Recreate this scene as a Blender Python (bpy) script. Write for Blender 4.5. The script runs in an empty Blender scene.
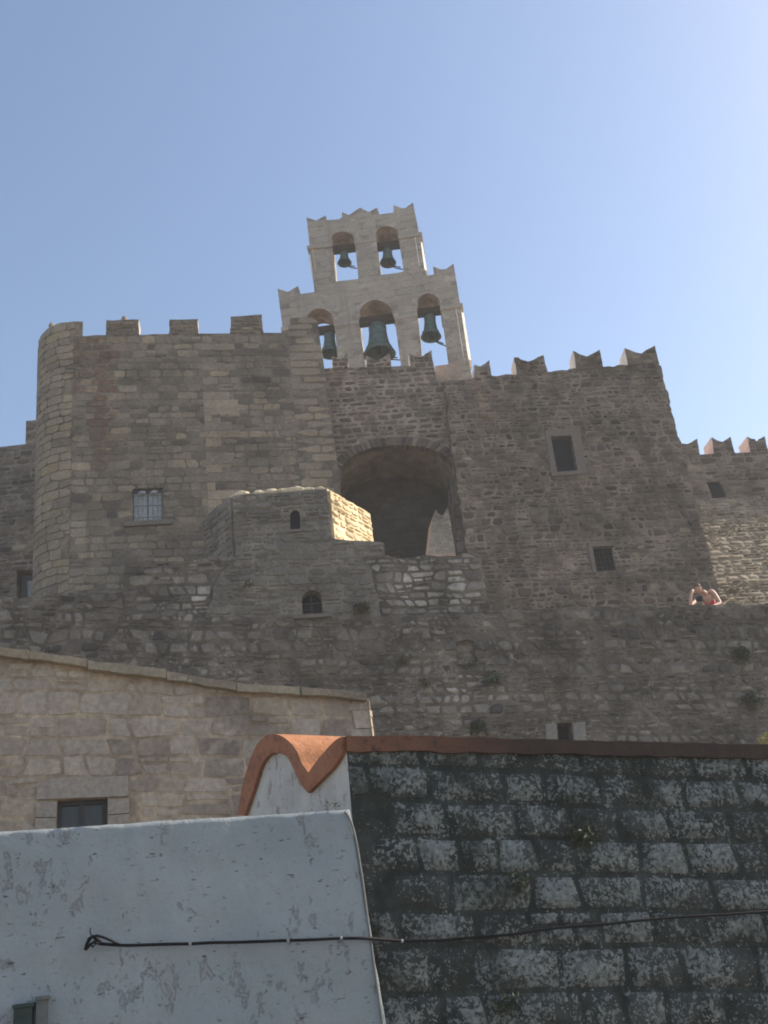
import bpy, math, random
from mathutils import Vector, Matrix, noise
from mathutils.geometry import tessellate_polygon

sc = bpy.context.scene
col = sc.collection
R = math.radians
# ------------------------------------------------------------------ camera geometry
FOC, PITCH, ROLL = 1000.0, R(25.8), R(7.5)
def ray(px, py):
    a = px-384; b = 512-py
    u = a*math.cos(ROLL)+b*math.sin(ROLL); v = -a*math.sin(ROLL)+b*math.cos(ROLL)
    return Vector((u, FOC*math.cos(PITCH)-v*math.sin(PITCH), FOC*math.sin(PITCH)+v*math.cos(PITCH)))
GROUND = -1.6

class Wall:
    """vertical wall plane: u along it, z up, d out of it towards the viewer; batter = run per metre of rise"""
    def __init__(s, px, py, Y, az, off=0.0, batter=0.0, z0=0.0):
        r = ray(px, py); p = r*(Y/r.y)
        s.az = R(az); s.t = Vector((math.cos(s.az), math.sin(s.az), 0)); s.n = Vector((math.sin(s.az), -math.cos(s.az), 0))
        s.o = Vector((p.x, p.y, 0))+s.n*off; s.batter = batter; s.z0 = z0
    def __call__(s, u, z, d=0.0):
        return s.o+s.t*u+s.n*(d-s.batter*(z-s.z0))+Vector((0, 0, z))
    def uz(s, px, py, d=0.0):
        r = ray(px, py)
        # (r*k - o).n = d - batter*(r.z*k - z0)
        k = (d+s.batter*s.z0+s.o.dot(s.n))/(r.dot(s.n)+s.batter*r.z)
        p = r*k
        return ((p-s.o).dot(s.t), p.z)
    def poly(s, pts, d=0.0): return [s.uz(x, y, d) for x, y in pts]
    def slope(s, a, b):
        A = s.uz(*a); B = s.uz(*b); return (B[1]-A[1])/(B[0]-A[0])

# ------------------------------------------------------------------ mesh builder
class MB:
    def __init__(s): s.v=[]; s.f=[]; s.sr=[]; s.sm=[]; s.st=[]; s.mi=[]; s.ed=[]
    def vert(s, p, ed=0.0): s.v.append(tuple(p)); s.ed.append(ed); return len(s.v)-1
    def face(s, idx, sr=.5, sm=0., st=0., mi=0):
        s.f.append(tuple(idx)); s.sr.append(sr); s.sm.append(sm); s.st.append(st); s.mi.append(mi)
    def build(s, name, mats, parent=None, base=None, smooth=False, recalc=False):
        if not isinstance(mats, (list, tuple)): mats = [mats]
        base = Vector(base) if base is not None else (Vector(parent['_b']) if parent is not None and '_b' in parent.keys() else Vector((0,0,0)))
        me = bpy.data.meshes.new(name)
        me.from_pydata([(x-base.x, y-base.y, z-base.z) for x, y, z in s.v], [], s.f)
        for m in mats: me.materials.append(m)
        for nm, dom, dat in (('sr','FACE',s.sr), ('sm','FACE',s.sm), ('st','FACE',s.st), ('ed','POINT',s.ed)):
            a = me.attributes.new(nm, 'FLOAT', dom); a.data.foreach_set('value', dat)
        me.polygons.foreach_set('material_index', s.mi)
        if recalc:
            import bmesh
            bm = bmesh.new(); bm.from_mesh(me); bmesh.ops.recalc_face_normals(bm, faces=bm.faces); bm.to_mesh(me); bm.free()
        me.polygons.foreach_set('use_smooth', [smooth]*len(s.f))
        me.update()
        o = bpy.data.objects.new(name, me); col.objects.link(o)
        if parent is not None: o.parent = parent
        else: o.location = base
        o['_b'] = tuple(base)
        return o
    # --- shapes
    def prism(s, mp, outer, d0, d1, holes=(), hd=None, through=False, side_mi=0, mi=0, hole_mi=None, arc_mi=None, sr=.5, sm=0., cap_mi=None, st=0.):
        """front at d0, back at d1 (<d0); holes recessed by hd, or cut through"""
        def area(p): return sum(p[i][0]*p[(i+1)%len(p)][1]-p[(i+1)%len(p)][0]*p[i][1] for i in range(len(p)))/2
        if area(outer) < 0: outer = outer[::-1]
        holes = [h if area(h) > 0 else h[::-1] for h in holes]
        loops = [outer]+list(holes)
        def cap(lps, d, flip, m):
            vs = [[Vector((a, b, 0)) for a, b in l] for l in lps]
            tri = tessellate_polygon(vs); flat = [p for l in lps for p in l]
            ids = [s.vert(mp(a, b, d)) for a, b in flat]
            for t in tri:
                A, B, C = [flat[k] for k in t]
                cr = (B[0]-A[0])*(C[1]-A[1])-(B[1]-A[1])*(C[0]-A[0])
                if abs(cr) < 1e-12: continue
                t = t if (cr > 0) != flip else (t[0], t[2], t[1])
                s.face([ids[k] for k in t], sr, sm, st, m)
        cap(loops, d0, False, mi)
        cap(loops if through else [outer], d1, True, mi)
        def sides(l, da, db, m, inward):
            n = len(l); A = [s.vert(mp(a, b, da)) for a, b in l]; B = [s.vert(mp(a, b, db)) for a, b in l]
            for i in range(n):
                j = (i+1) % n; q = (A[i], B[i], B[j], A[j])
                if inward: q = q[::-1]
                mm = m
                if inward and arc_mi is not None:
                    du, dz = l[j][0]-l[i][0], l[j][1]-l[i][1]
                    if du < 0 and abs(dz) < abs(du)*2.6 and l[i][1] > sum(p[1] for p in l)/n - 1e9 and (max(p[1] for p in l)-l[i][1]) < .62*(max(p[1] for p in l)-min(p[1] for p in l)): mm = arc_mi
                s.face(q, sr, sm, st, mm)
        sides(outer, d0, d1, side_mi, False)
        for h in holes:
            if through: sides(h, d0, d1, hole_mi if hole_mi is not None else side_mi, True)
            else:
                sides(h, d0, d0-hd, hole_mi if hole_mi is not None else side_mi, True)
                cap([h], d0-hd, False, cap_mi if cap_mi is not None else mi)
    def box(s, mp, u0, u1, z0, z1, d0, d1, sr=.5, sm=0., mi=0):
        s.prism(mp, [(u0,z0),(u1,z0),(u1,z1),(u0,z1)], max(d0,d1), min(d0,d1), mi=mi, side_mi=mi, sr=sr, sm=sm)
    def tube(s, pts, rad, n=8, mi=0):
        pts = [Vector(p) for p in pts]; rings = []
        for i, p in enumerate(pts):
            a = pts[max(i-1,0)]; b = pts[min(i+1,len(pts)-1)]
            t = (b-a).normalized(); x = t.cross(Vector((.13,.27,1))).normalized(); y = t.cross(x)
            r = rad[i] if isinstance(rad, (list,tuple)) else rad
            rings.append([s.vert(p+x*(r*math.cos(2*math.pi*k/n))+y*(r*math.sin(2*math.pi*k/n))) for k in range(n)])
        for A, B in zip(rings, rings[1:]):
            for k in range(n): s.face((A[k], A[(k+1)%n], B[(k+1)%n], B[k]), mi=mi)
        s.face(rings[0][::-1], mi=mi); s.face(rings[-1], mi=mi)
    def lathe(s, c, prof, n=28, axis=None, mi=0):
        M = axis if axis is not None else Matrix.Identity(3); c = Vector(c); rings = []
        for r, z in prof:
            rings.append([s.vert(c+M@Vector((r*math.cos(2*math.pi*k/n), r*math.sin(2*math.pi*k/n), z))) for k in range(n)])
        for A, B in zip(rings, rings[1:]):
            for k in range(n): s.face((A[k], A[(k+1)%n], B[(k+1)%n], B[k]), mi=mi)
    def blob(s, c, rx, ry, rz, seed=0, amp=.25, n=8, m=6, sr=.5, sm=1., st=0., mi=0):
        c = Vector(c); rows = []
        for i in range(m+1):
            th = math.pi*i/m
            row = []
            for k in range(n):
                ph = 2*math.pi*k/n
                d = Vector((math.sin(th)*math.cos(ph), math.sin(th)*math.sin(ph), math.cos(th)))
                f = 1+amp*noise.noise(d*1.3+Vector((seed*3.7, seed*1.9, 0)))
                row.append(s.vert(c+Vector((d.x*rx*f, d.y*ry*f, d.z*rz*f)), .6))
            rows.append(row)
        for A, B in zip(rows, rows[1:]):
            for k in range(n): s.face((A[k], B[k], B[(k+1)%n], A[(k+1)%n]), sr, sm, st, mi)

def inside(p, poly):
    x, y = p; c = False; n = len(poly); j = n-1
    for i in range(n):
        yi = poly[i][1]; yj = poly[j][1]
        if (yi > y) != (yj > y) and x < (poly[j][0]-poly[i][0])*(y-yi)/(yj-yi)+poly[i][0]: c = not c
        j = i
    return c

def masonry(mb, mp, outer, holes=(), ch=(.18,.3), wr=(.25,.6), slope=0., gap=.02, relief=.05, jit=.03, split=.15, seed=1,
            stf=None, sub=1, drop=0., grow=None, mi=0, bev=None):
    """individually shaped stones laid in courses over a region of the wall"""
    rg = random.Random(seed)
    us = [p[0] for p in outer]; ws = [p[1]-slope*p[0] for p in outer]
    u0, u1, w0, w1 = min(us), max(us), min(ws), max(ws)
    hb = [(min(p[0] for p in h), max(p[0] for p in h), min(p[1] for p in h), max(p[1] for p in h)) for h in holes]
    def ok(p):
        if not inside(p, outer): return False
        for h, b in zip(holes, hb):
            if b[0] < p[0] < b[1] and b[2] < p[1] < b[3] and inside(p, h): return False
        return True
    w = w0-rg.random()*ch[0]; k = 0
    def wave(kk, u, c): return c+jit*noise.noise(Vector((u*1.7, kk*7.31+seed, seed*1.3)))*1.3+jit*.6*noise.noise(Vector((u*5.1, kk*3.17, seed)))
    while w < w1:
        h = rg.uniform(*ch); wn = w+h
        u = u0-rg.random()*wr[1]; last = 0.
        while u < u1:
            L = rg.uniform(*wr)*(.7+.6*h/ch[1])
            tl = rg.uniform(-jit, jit)
            bands = [(0., 1.)]
            if rg.random() < split: m_ = rg.uniform(.35,.65); bands = [(0., m_), (m_, 1.)]
            for b0, b1 in bands:
                pieces = [(0., 1.)]
                if len(bands) == 2 and rg.random() < .5: m2 = rg.uniform(.35,.65); pieces = [(0.,m2),(m2,1.)]
                for c0, c1 in pieces:
                    if rg.random() < drop: continue
                    ua = u+L*c0; ub = u+L*c1
                    la = last if c0 == 0 else 0; lb = tl if c1 == 1 else 0
                    def P(uu, ln, b):
                        x = uu+ln*(b-.5)*2; ww = wave(k, x, w)*(1-b)+wave(k+1, x, wn)*b
                        return (x, ww+slope*x)
                    quad = [P(ua,la,b0), P(ub,lb,b0), P(ub,lb,b1), P(ua,la,b1)]
                    cx = sum(q[0] for q in quad)/4; cz = sum(q[1] for q in quad)/4
                    if not ok((cx, cz)): continue
                    hh = h*(b1-b0); ww_ = L*(c1-c0); g = gap*.5*rg.uniform(.6,1.5)
                    sx = max(.2, 1-2*g/ww_); sz = max(.2, 1-2*g/hh)
                    quad = [(cx+(a-cx)*sx, cz+(b-cz)*sz) for a, b in quad]
                    ring = []
                    cut = rg.uniform(.1,.24)
                    for i in range(4):
                        a = quad[i]; p_ = quad[i-1]; n_ = quad[(i+1)%4]
                        cc = cut*rg.uniform(.5,1.4)
                        ring.append((a[0]+(p_[0]-a[0])*cc*min(1,hh/ww_ if i%2==0 and False else 1), a[1]+(p_[1]-a[1])*cc))
                        if sub > 1: ring.append((a[0]+(cx-a[0])*cc*.22, a[1]+(cz-a[1])*cc*.22))
                        ring.append((a[0]+(n_[0]-a[0])*cc, a[1]+(n_[1]-a[1])*cc))
                        if sub > 1:
                            e = rg.uniform(-.5,.5)*jit*.6
                            mx, mz = (a[0]+n_[0])/2, (a[1]+n_[1])/2
                            ring.append((mx+(mx-cx)*e/ww_*2, mz+(mz-cz)*e/hh*2))
                    out = []
                    for q in ring:
                        if not ok(q):
                            lo, hi = 0., 1.
                            for _ in range(6):
                                m_ = (lo+hi)/2
                                if ok((cx+(q[0]-cx)*m_, cz+(q[1]-cz)*m_)): lo = m_
                                else: hi = m_
                            q = (cx+(q[0]-cx)*lo, cz+(q[1]-cz)*lo)
                        out.append(q)
                    ring = out
                    ar = abs(sum(ring[i][0]*ring[(i+1)%len(ring)][1]-ring[(i+1)%len(ring)][0]*ring[i][1] for i in range(len(ring))))/2
                    if ar < .12*hh*ww_: continue
                    top = relief*rg.uniform(.35,1.); ta = rg.uniform(-.5,.5)*relief/ww_*1.2; tb = rg.uniform(-.5,.5)*relief/hh*1.0
                    bv = min(bev if bev else relief*.8, .3*min(hh, ww_))
                    sr = rg.random(); st = stf(cx, cz, rg) if stf else 0.
                    n = len(ring)
                    i1 = [mb.vert(mp(a, b, -.012), 0.) for a, b in ring]
                    i2 = []
                    for a, b in ring:
                        fx = 1-bv*2/ww_; fz = 1-bv*2/hh
                        x = cx+(a-cx)*fx; z = cz+(b-cz)*fz
                        i2.append(mb.vert(mp(x, z, max(.004, top*.8+ta*(x-cx)+tb*(z-cz))), .65))
                    ci = mb.vert(mp(cx+rg.uniform(-.1,.1)*ww_, cz+rg.uniform(-.1,.1)*hh, max(.005, top*rg.uniform(.85,1.2))), 1.)
                    for i in range(n):
                        j = (i+1)%n
                        mb.face((i1[i], i1[j], i2[j], i2[i]), sr, 1., st, mi)
                        mb.face((i2[i], i2[j], ci), sr, 1., st, mi)
            last = tl; u += L
        w = wn; k += 1

def rough(pts, amp, step, seed=0, closed=True):
    """ragged masonry outline"""
    out = []; n = len(pts)
    for i in range(n if closed else n-1):
        a = pts[i]; b = pts[(i+1)%n]; L = math.dist(a, b); m = max(1, int(L/step))
        for k in range(m):
            t = k/m; x = a[0]+(b[0]-a[0])*t; z = a[1]+(b[1]-a[1])*t
            if k:
                nx, nz = -(b[1]-a[1])/L, (b[0]-a[0])/L
                e = amp*(noise.noise(Vector((x*3.3+seed, z*3.3, seed*2.1)))*.45+noise.cell(Vector((x*9+seed*7, z*9, seed)))*.9-.45)
                x += nx*e; z += nz*e
            out.append((x, z))
    if not closed: out.append(pts[-1])
    return out

def arc(p0, top, p1, n=8):
    """points of an arch from p0 over the crown to p1 (half ellipse in wall coordinates)"""
    cx = (p0[0]+p1[0])/2; cz = (p0[1]+p1[1])/2
    hx = ((p1[0]-p0[0])/2, (p1[1]-p0[1])/2); up = (top[0]-cx, top[1]-cz)
    return [(cx-hx[0]*math.cos(math.pi*i/n)+up[0]*math.sin(math.pi*i/n), cz-hx[1]*math.cos(math.pi*i/n)+up[1]*math.sin(math.pi*i/n)) for i in range(n+1)]

# ------------------------------------------------------------------ scene bookkeeping
def thing(name, label, cat, loc, group=None):
    o = bpy.data.objects.new(name, None); col.objects.link(o)
    o.location = loc; o['label'] = label; o['category'] = cat; o['_b'] = tuple(loc); o.empty_display_size = .3
    if group: o['group'] = group
    return o
def tag(o, label, cat, group=None):
    o['label'] = label; o['category'] = cat
    if group: o['group'] = group
    return o

# ------------------------------------------------------------------ materials
class NT:
    def __init__(s, name):
        s.m = bpy.data.materials.new(name); s.m.use_nodes = True; s.t = s.m.node_tree; s.t.nodes.clear()
        s.out = s.n('ShaderNodeOutputMaterial'); s.b = s.n('ShaderNodeBsdfPrincipled'); s.l(s.b.outputs[0], s.out.inputs[0])
        s.tc = s.n('ShaderNodeTexCoord').outputs['Object']
    def n(s, typ, **kw):
        x = s.t.nodes.new(typ)
        for k, v in kw.items(): setattr(x, k, v)
        return x
    def l(s, a, b): s.t.links.new(a, b)
    def noise(s, scale, detail=5, rough=.55, vec=None, dist=0.):
        x = s.n('ShaderNodeTexNoise'); x.inputs['Scale'].default_value = scale; x.inputs['Detail'].default_value = detail
        x.inputs['Roughness'].default_value = rough; x.inputs['Distortion'].default_value = dist
        s.l(vec if vec is not None else s.tc, x.inputs['Vector']); return x.outputs['Fac']
    def voro(s, scale, feat='F1', vec=None, rnd=1.):
        x = s.n('ShaderNodeTexVoronoi', feature=feat); x.inputs['Scale'].default_value = scale; x.inputs['Randomness'].default_value = rnd
        s.l(vec if vec is not None else s.tc, x.inputs['Vector']); return x.outputs['Distance']
    def scale(s, v, loc=(0,0,0), rot=(0,0,0)):
        x = s.n('ShaderNodeMapping'); x.inputs['Scale'].default_value = v; x.inputs['Location'].default_value = loc; x.inputs['Rotation'].default_value = rot
        s.l(s.tc, x.inputs['Vector']); return x.outputs[0]
    def rng(s, v, a, b, c=0., d=1., smooth=True):
        x = s.n('ShaderNodeMapRange'); x.interpolation_type = 'SMOOTHSTEP' if smooth else 'LINEAR'
        for i, q in enumerate((a, b, c, d)): x.inputs[i+1].default_value = q
        s.l(v, x.inputs[0]); return x.outputs[0]
    def math(s, op, a, b=None, clamp=False):
        x = s.n('ShaderNodeMath', operation=op, use_clamp=clamp)
        for i, q in enumerate((a, b)):
            if q is None: continue
            if isinstance(q, (int, float)): x.inputs[i].default_value = q
            else: s.l(q, x.inputs[i])
        return x.outputs[0]
    def mix(s, fac, a, b, mode='MIX'):
        x = s.n('ShaderNodeMix', data_type='RGBA', blend_type=mode)
        for q, i in ((fac, 0), (a, 6), (b, 7)):
            if isinstance(q, (int, float)): x.inputs[i].default_value = q
            elif isinstance(q, tuple): x.inputs[i].default_value = (*q, 1)
            else: s.l(q, x.inputs[i])
        return x.outputs[2]
    def ramp(s, v, stops):
        x = s.n('ShaderNodeValToRGB'); e = x.color_ramp.elements
        while len(e) < len(stops): e.new(.5)
        for q, (p, c) in zip(e, stops): q.position = p; q.color = (*c, 1)
        s.l(v, x.inputs[0]); return x.outputs[0]
    def attr(s, nm):
        x = s.n('ShaderNodeAttribute', attribute_name=nm); return x.outputs['Fac']
    def bump(s, h, strength=.5, dist=.02):
        x = s.n('ShaderNodeBump'); x.inputs['Strength'].default_value = strength; x.inputs['Distance'].default_value = dist
        s.l(h, x.inputs['Height']); s.l(x.outputs[0], s.b.inputs['Normal'])
    def done(s, c, rough=.9, spec=.2, metal=0.):
        if isinstance(c, tuple): s.b.inputs['Base Color'].default_value = (*c, 1)
        else: s.l(c, s.b.inputs['Base Color'])
        if isinstance(rough, (int, float)): s.b.inputs['Roughness'].default_value = rough
        else: s.l(rough, s.b.inputs['Roughness'])
        s.b.inputs['Specular IOR Level'].default_value = spec; s.b.inputs['Metallic'].default_value = metal
        return s.m

def stone_mat(name, cols, mortar, stain=None, big=.8, bigamt=.45, speck=18., bumpd=.02, streak=None, mortar_var=.35, lichen=None):
    t = NT(name)
    c = t.ramp(t.attr('sr'), [(i/(len(cols)-1), q) for i, q in enumerate(cols)])
    nb = t.noise(big, 5, .6); nf = t.noise(speck, 4, .65)
    mo = t.mix(t.rng(t.noise(2.3, 4), .3, .7), tuple(x*(1-mortar_var) for x in mortar), tuple(min(1, x*(1+mortar_var)) for x in mortar))
    c = t.mix(t.rng(t.attr('sm'), 0, 1), mo, c)
    if stain is not None: c = t.mix(t.math('MULTIPLY', t.attr('st'), t.rng(t.noise(5, 4), .25, .6)), c, stain)
    v = t.rng(nb, .25, .75, 1-bigamt, 1+bigamt*.8, smooth=False)
    c = t.mix(1., c, v, 'MULTIPLY')
    v2 = t.rng(nf, .25, .75, .72, 1.25, smooth=False)
    c = t.mix(1., c, v2, 'MULTIPLY')
    if streak is not None:
        sv = t.noise(1., 4, .6, vec=t.scale((1.6, 1.6, .12)))
        c = t.mix(t.rng(sv, .54, .72, 0, .75), c, streak)
    if lichen is not None:
        lm = t.math('MULTIPLY', t.rng(t.noise(7, 5, .7), .56, .66), t.rng(t.noise(.7, 3), .42, .6))
        c = t.mix(t.math('MULTIPLY', lm, .7), c, lichen)
    t.bump(t.math('ADD', t.noise(9, 6, .6), t.math('MULTIPLY', nf, .5)), .7, bumpd)
    return t.done(c, .92, .15)

M = {}
M['rub_brown'] = stone_mat('brown rubble', [(0.047,0.036,0.031),(0.134,0.103,0.080),(0.084,0.065,0.053),(0.200,0.157,0.120),(0.111,0.088,0.070),(0.277,0.225,0.165),(0.157,0.116,0.089),(0.065,0.052,0.044),(0.219,0.172,0.129)], (0.190,0.153,0.119),
                           stain=(.22,.15,.105), streak=(.11,.085,.07), bigamt=.5, speck=11)
M['rub_dark'] = stone_mat('smoke dark rubble', [(.062,.052,.046),(.08,.068,.058),(.095,.08,.068),(.07,.06,.052)], (.078,.066,.057), bigamt=.4)  # rubble darkened to paint the shade at the back of recesses
M['ash_grey'] = stone_mat('coursed grey stone', [(0.109,0.088,0.071),(0.203,0.166,0.126),(0.245,0.201,0.149),(0.156,0.127,0.101),(0.283,0.232,0.169),(0.094,0.078,0.065),(0.226,0.185,0.137),(0.183,0.148,0.114),(0.321,0.256,0.174),(0.171,0.137,0.107)], (0.174,0.141,0.110),
                          stain=(.16,.08,.05), streak=(.14,.108,.08), bigamt=.42, speck=11)
M['quoin'] = stone_mat('pale quoin stone', [(0.255,0.205,0.145),(0.304,0.244,0.172),(0.280,0.224,0.163),(0.230,0.186,0.141),(0.323,0.261,0.190),(0.187,0.152,0.119)], (0.230,0.184,0.132), bigamt=.32, stain=(0.294,0.221,0.123), speck=11)
M['arch_stone'] = stone_mat('arch bay stone', [(0.075,0.057,0.050),(0.131,0.105,0.085),(0.174,0.139,0.112),(0.096,0.076,0.064),(0.209,0.166,0.130)], (0.261,0.208,0.162), stain=(0.191,0.118,0.076), bigamt=.35, speck=11)
M['retain'] = stone_mat('retaining wall stone', [(0.089,0.078,0.067),(0.177,0.155,0.129),(0.231,0.201,0.166),(0.129,0.111,0.094),(0.275,0.239,0.196),(0.067,0.058,0.051),(0.196,0.169,0.139),(0.152,0.128,0.105)], (0.129,0.109,0.090),
                        stain=(.50,.46,.395), streak=(.10,.087,.072), bigamt=.6, lichen=(.34,.315,.26), speck=11)
M['tan'] = stone_mat('tan house stone', [(0.345,0.283,0.227),(0.403,0.337,0.270),(0.379,0.319,0.261),(0.435,0.360,0.284),(0.326,0.263,0.211),(0.384,0.316,0.237),(0.295,0.242,0.194)], (0.350,0.276,0.199),
                     stain=(.20,.165,.138), bigamt=.28, speck=14)
M['lit_chapel'] = stone_mat('pale chapel stone', [(0.154,0.138,0.115),(0.198,0.176,0.148),(0.128,0.114,0.097),(0.229,0.202,0.168)], (0.185,0.163,0.135), bigamt=.3, stain=(0.088,0.077,0.066), lichen=(0.282,0.258,0.205))  # base stone of every chapel wall but the golden one
M['gold'] = stone_mat('ochre chapel side stone', [(0.717,0.576,0.364),(0.816,0.670,0.435),(0.643,0.517,0.324),(0.865,0.729,0.496)], (0.667,0.517,0.313), bigamt=.35)  # chapel stone in a brighter golden copy, sunlight put into the colour
M['belfry'] = stone_mat('belfry limestone', [(0.338,0.283,0.232),(0.369,0.308,0.250),(0.317,0.267,0.220),(0.353,0.297,0.244)], (0.329,0.272,0.224), bigamt=.22, bumpd=.012, streak=(0.245,0.200,0.164))
M['soffit'] = stone_mat('reddish arch plaster', [(.245,.18,.142)]*2, (.245,.18,.142), bigamt=.3)
M['limewash'] = stone_mat('weathered limewash', [(.74,.67,.6)]*2, (.74,.67,.6), bigamt=.2, mortar_var=.12)  # near-white so merlon cheeks, parapet edge and belfry strips look lit
M['pinkwash'] = stone_mat('pinkish plaster', [(.42,.30,.23)]*2, (.42,.30,.23), bigamt=.25, mortar_var=.15)
M['pinklime'] = stone_mat('pink limewash', [(.68,.52,.44)]*2, (.68,.52,.44), bigamt=.2, mortar_var=.1)  # pink bounced light on the far merlon cheeks put into the limewash
M['surround'] = stone_mat('window surround stone', [(0.163,0.137,0.117),(0.178,0.148,0.124),(0.171,0.144,0.120)], (0.171,0.141,0.117), bigamt=.2, bumpd=.01)
M['surround_grey'] = stone_mat('grey dressed stone', [(0.196,0.178,0.156),(0.230,0.209,0.184)], (0.209,0.192,0.166), bigamt=.3, bumpd=.01)
M['surround_pale'] = stone_mat('pale dressed stone', [(0.299,0.257,0.217),(0.330,0.286,0.237)], (0.315,0.270,0.225), bigamt=.18, bumpd=.01)

def m_dark():
    t = NT('lichened dark wall')
    sr = t.attr('sr'); ed = t.attr('ed'); sm = t.attr('sm')
    base = t.mix(t.rng(t.noise(6, 6, .65), .35, .7), (.028,.032,.029), (.068,.072,.066))
    stonec = t.ramp(sr, [(0,(.055,.059,.056)),(.5,(.08,.084,.08)),(1,(.105,.109,.103))])
    c = t.mix(t.math('MULTIPLY', sm, t.rng(t.noise(4.5,6,.7), .38, .62, .05, .85)), base, stonec)
    # lichen blotches, thicker on the faces of the stones than in the joints
    wv = t.n('ShaderNodeTexNoise'); wv.inputs['Scale'].default_value = 22; wv.inputs['Detail'].default_value = 3
    t.l(t.tc, wv.inputs['Vector'])
    ofs = t.n('ShaderNodeVectorMath', operation='MULTIPLY_ADD'); t.l(wv.outputs['Color'], ofs.inputs[0])
    ofs.inputs[1].default_value = (.06,.06,.06); t.l(t.tc, ofs.inputs[2])
    v = t.voro(38, 'SMOOTH_F1', vec=ofs.outputs[0]); v2 = t.voro(55, 'F1', vec=ofs.outputs[0])
    cl = t.noise(3.0, 5, .65); cl2 = t.noise(19, 6, .75)
    dens = t.math('ADD', t.math('MULTIPLY', cl, .9), t.math('MULTIPLY', cl2, .95))
    dens = t.math('ADD', dens, t.math('MULTIPLY', t.math('MULTIPLY', ed, sm), .24))
    dens = t.math('ADD', dens, t.math('MULTIPLY', t.math('SUBTRACT', sr, .5), .14))
    dens = t.math('SUBTRACT', dens, t.math('MULTIPLY', v, .55))
    dens = t.math('SUBTRACT', dens, t.math('MULTIPLY', v2, .4))
    lm = t.rng(dens, .65, .72)
    lc = t.mix(t.rng(t.noise(30, 3), .3, .7), (.13,.139,.13), (.265,.278,.26))
    c = t.mix(t.math('MULTIPLY', lm, .92), c, lc)
    moss = t.math('MULTIPLY', t.rng(t.noise(1.7, 6, .68), .49, .66), .85)
    c = t.mix(moss, c, t.mix(t.noise(40, 3), (.016,.019,.016), (.055,.058,.048)))
    t.bump(t.math('ADD', t.noise(20, 6, .7), t.math('MULTIPLY', lm, .35)), .9, .012)
    return t.done(c, .95, .1)
M['dark'] = m_dark()

def m_white():
    t = NT('peeling whitewash')
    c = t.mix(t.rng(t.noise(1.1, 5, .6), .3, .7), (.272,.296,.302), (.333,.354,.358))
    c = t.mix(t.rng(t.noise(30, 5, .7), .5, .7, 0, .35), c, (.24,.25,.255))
    # shallow flakes where the limewash has come away
    a = t.noise(11., 7, .72, vec=t.scale((1,1,.6)), dist=.3); a2 = t.noise(1.4, 3)
    fl = t.rng(t.math('ADD', t.math('MULTIPLY', a, .75), t.math('MULTIPLY', a2, .45)), .675, .72)
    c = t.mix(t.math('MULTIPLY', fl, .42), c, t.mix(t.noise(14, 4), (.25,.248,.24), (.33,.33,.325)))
    b = t.rng(t.noise(26, 5, .7, vec=t.scale((.55,.55,1.5))), .61, .66)
    c = t.mix(t.math('MULTIPLY', b, t.rng(t.noise(2.1, 3), .36, .52, 0, .95)), c, (.09,.09,.09))
    g = t.rng(t.noise(2.0, 5, .6, vec=t.scale((1,1,.5), loc=(3,1,2))), .55, .75, 0, .5)
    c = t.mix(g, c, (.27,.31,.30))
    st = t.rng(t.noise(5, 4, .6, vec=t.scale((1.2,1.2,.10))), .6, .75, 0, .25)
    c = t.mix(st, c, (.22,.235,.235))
    h = t.math('ADD', t.math('MULTIPLY', t.noise(7, 6, .6), .8), t.math('MULTIPLY', fl, -.35))
    h = t.math('ADD', h, t.math('MULTIPLY', t.noise(45, 4, .6), .2))
    t.bump(h, .8, .022)
    return t.done(c, .88, .15)
M['white'] = m_white()
def m_gable():
    t = NT('chalky gable plaster')
    c = t.mix(t.rng(t.noise(3, 5, .6), .3, .7), (.46,.425,.385), (.58,.54,.49))
    b = t.rng(t.noise(13, 6, .72, vec=t.scale((1,1,.5))), .53, .60)
    c = t.mix(t.math('MULTIPLY', b, .75), c, (.27,.225,.195))
    t.bump(t.noise(16, 6, .65), .8, .02)
    return t.done(c, .9, .15)
M['gable'] = m_gable()
def m_terra():
    t = NT('terracotta render')
    c = t.mix(t.rng(t.noise(3.5, 5, .6), .3, .7), (.40,.165,.075), (.52,.235,.115))
    c = t.mix(t.rng(t.noise(11, 6, .75), .52, .68, 0, .7), c, (.22,.115,.08))
    c = t.mix(t.rng(t.noise(45, 4, .7), .6, .7, 0, .6), c, (.48,.34,.25))
    t.bump(t.noise(18, 7, .7), .9, .02)
    return t.done(c, .85, .2)
M['terra'] = m_terra()
def m_terra_dark():
    t = NT('weathered terracotta coping')
    sx = t.n('ShaderNodeSeparateXYZ'); t.l(t.tc, sx.inputs[0])
    c = t.mix(t.rng(t.noise(3.0, 5, .6), .3, .7), (.16,.078,.05), (.25,.112,.066))
    w = t.rng(t.math('ADD', sx.outputs[0], t.math('MULTIPLY', t.noise(1.2, 4), 1.2)), -1.0, .3)
    c = t.mix(w, c, t.mix(t.noise(8, 4), (.038,.028,.024), (.085,.055,.043)))
    c = t.mix(t.rng(t.noise(13, 6, .75), .52, .66, 0, .8), c, (.055,.042,.038))
    c = t.mix(t.rng(t.noise(40, 4, .7), .63, .7, 0, .5), c, (.17,.12,.095))
    t.bump(t.noise(18, 7, .7), .9, .02)
    return t.done(c, .9, .15)
M['coping'] = m_terra_dark()
def m_simple(name, a, b, sc_=8, rough=.7, spec=.3, metal=0., bump=.3, bd=.005):
    t = NT(name); c = t.mix(t.rng(t.noise(sc_, 4), .3, .7), a, b); t.bump(t.noise(sc_*3, 4), bump, bd)
    return t.done(c, rough, spec, metal)
M['glass'] = m_simple('dark old glass', (.018,.02,.026), (.03,.033,.04), 3, .22, .5, bump=.05)
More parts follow.
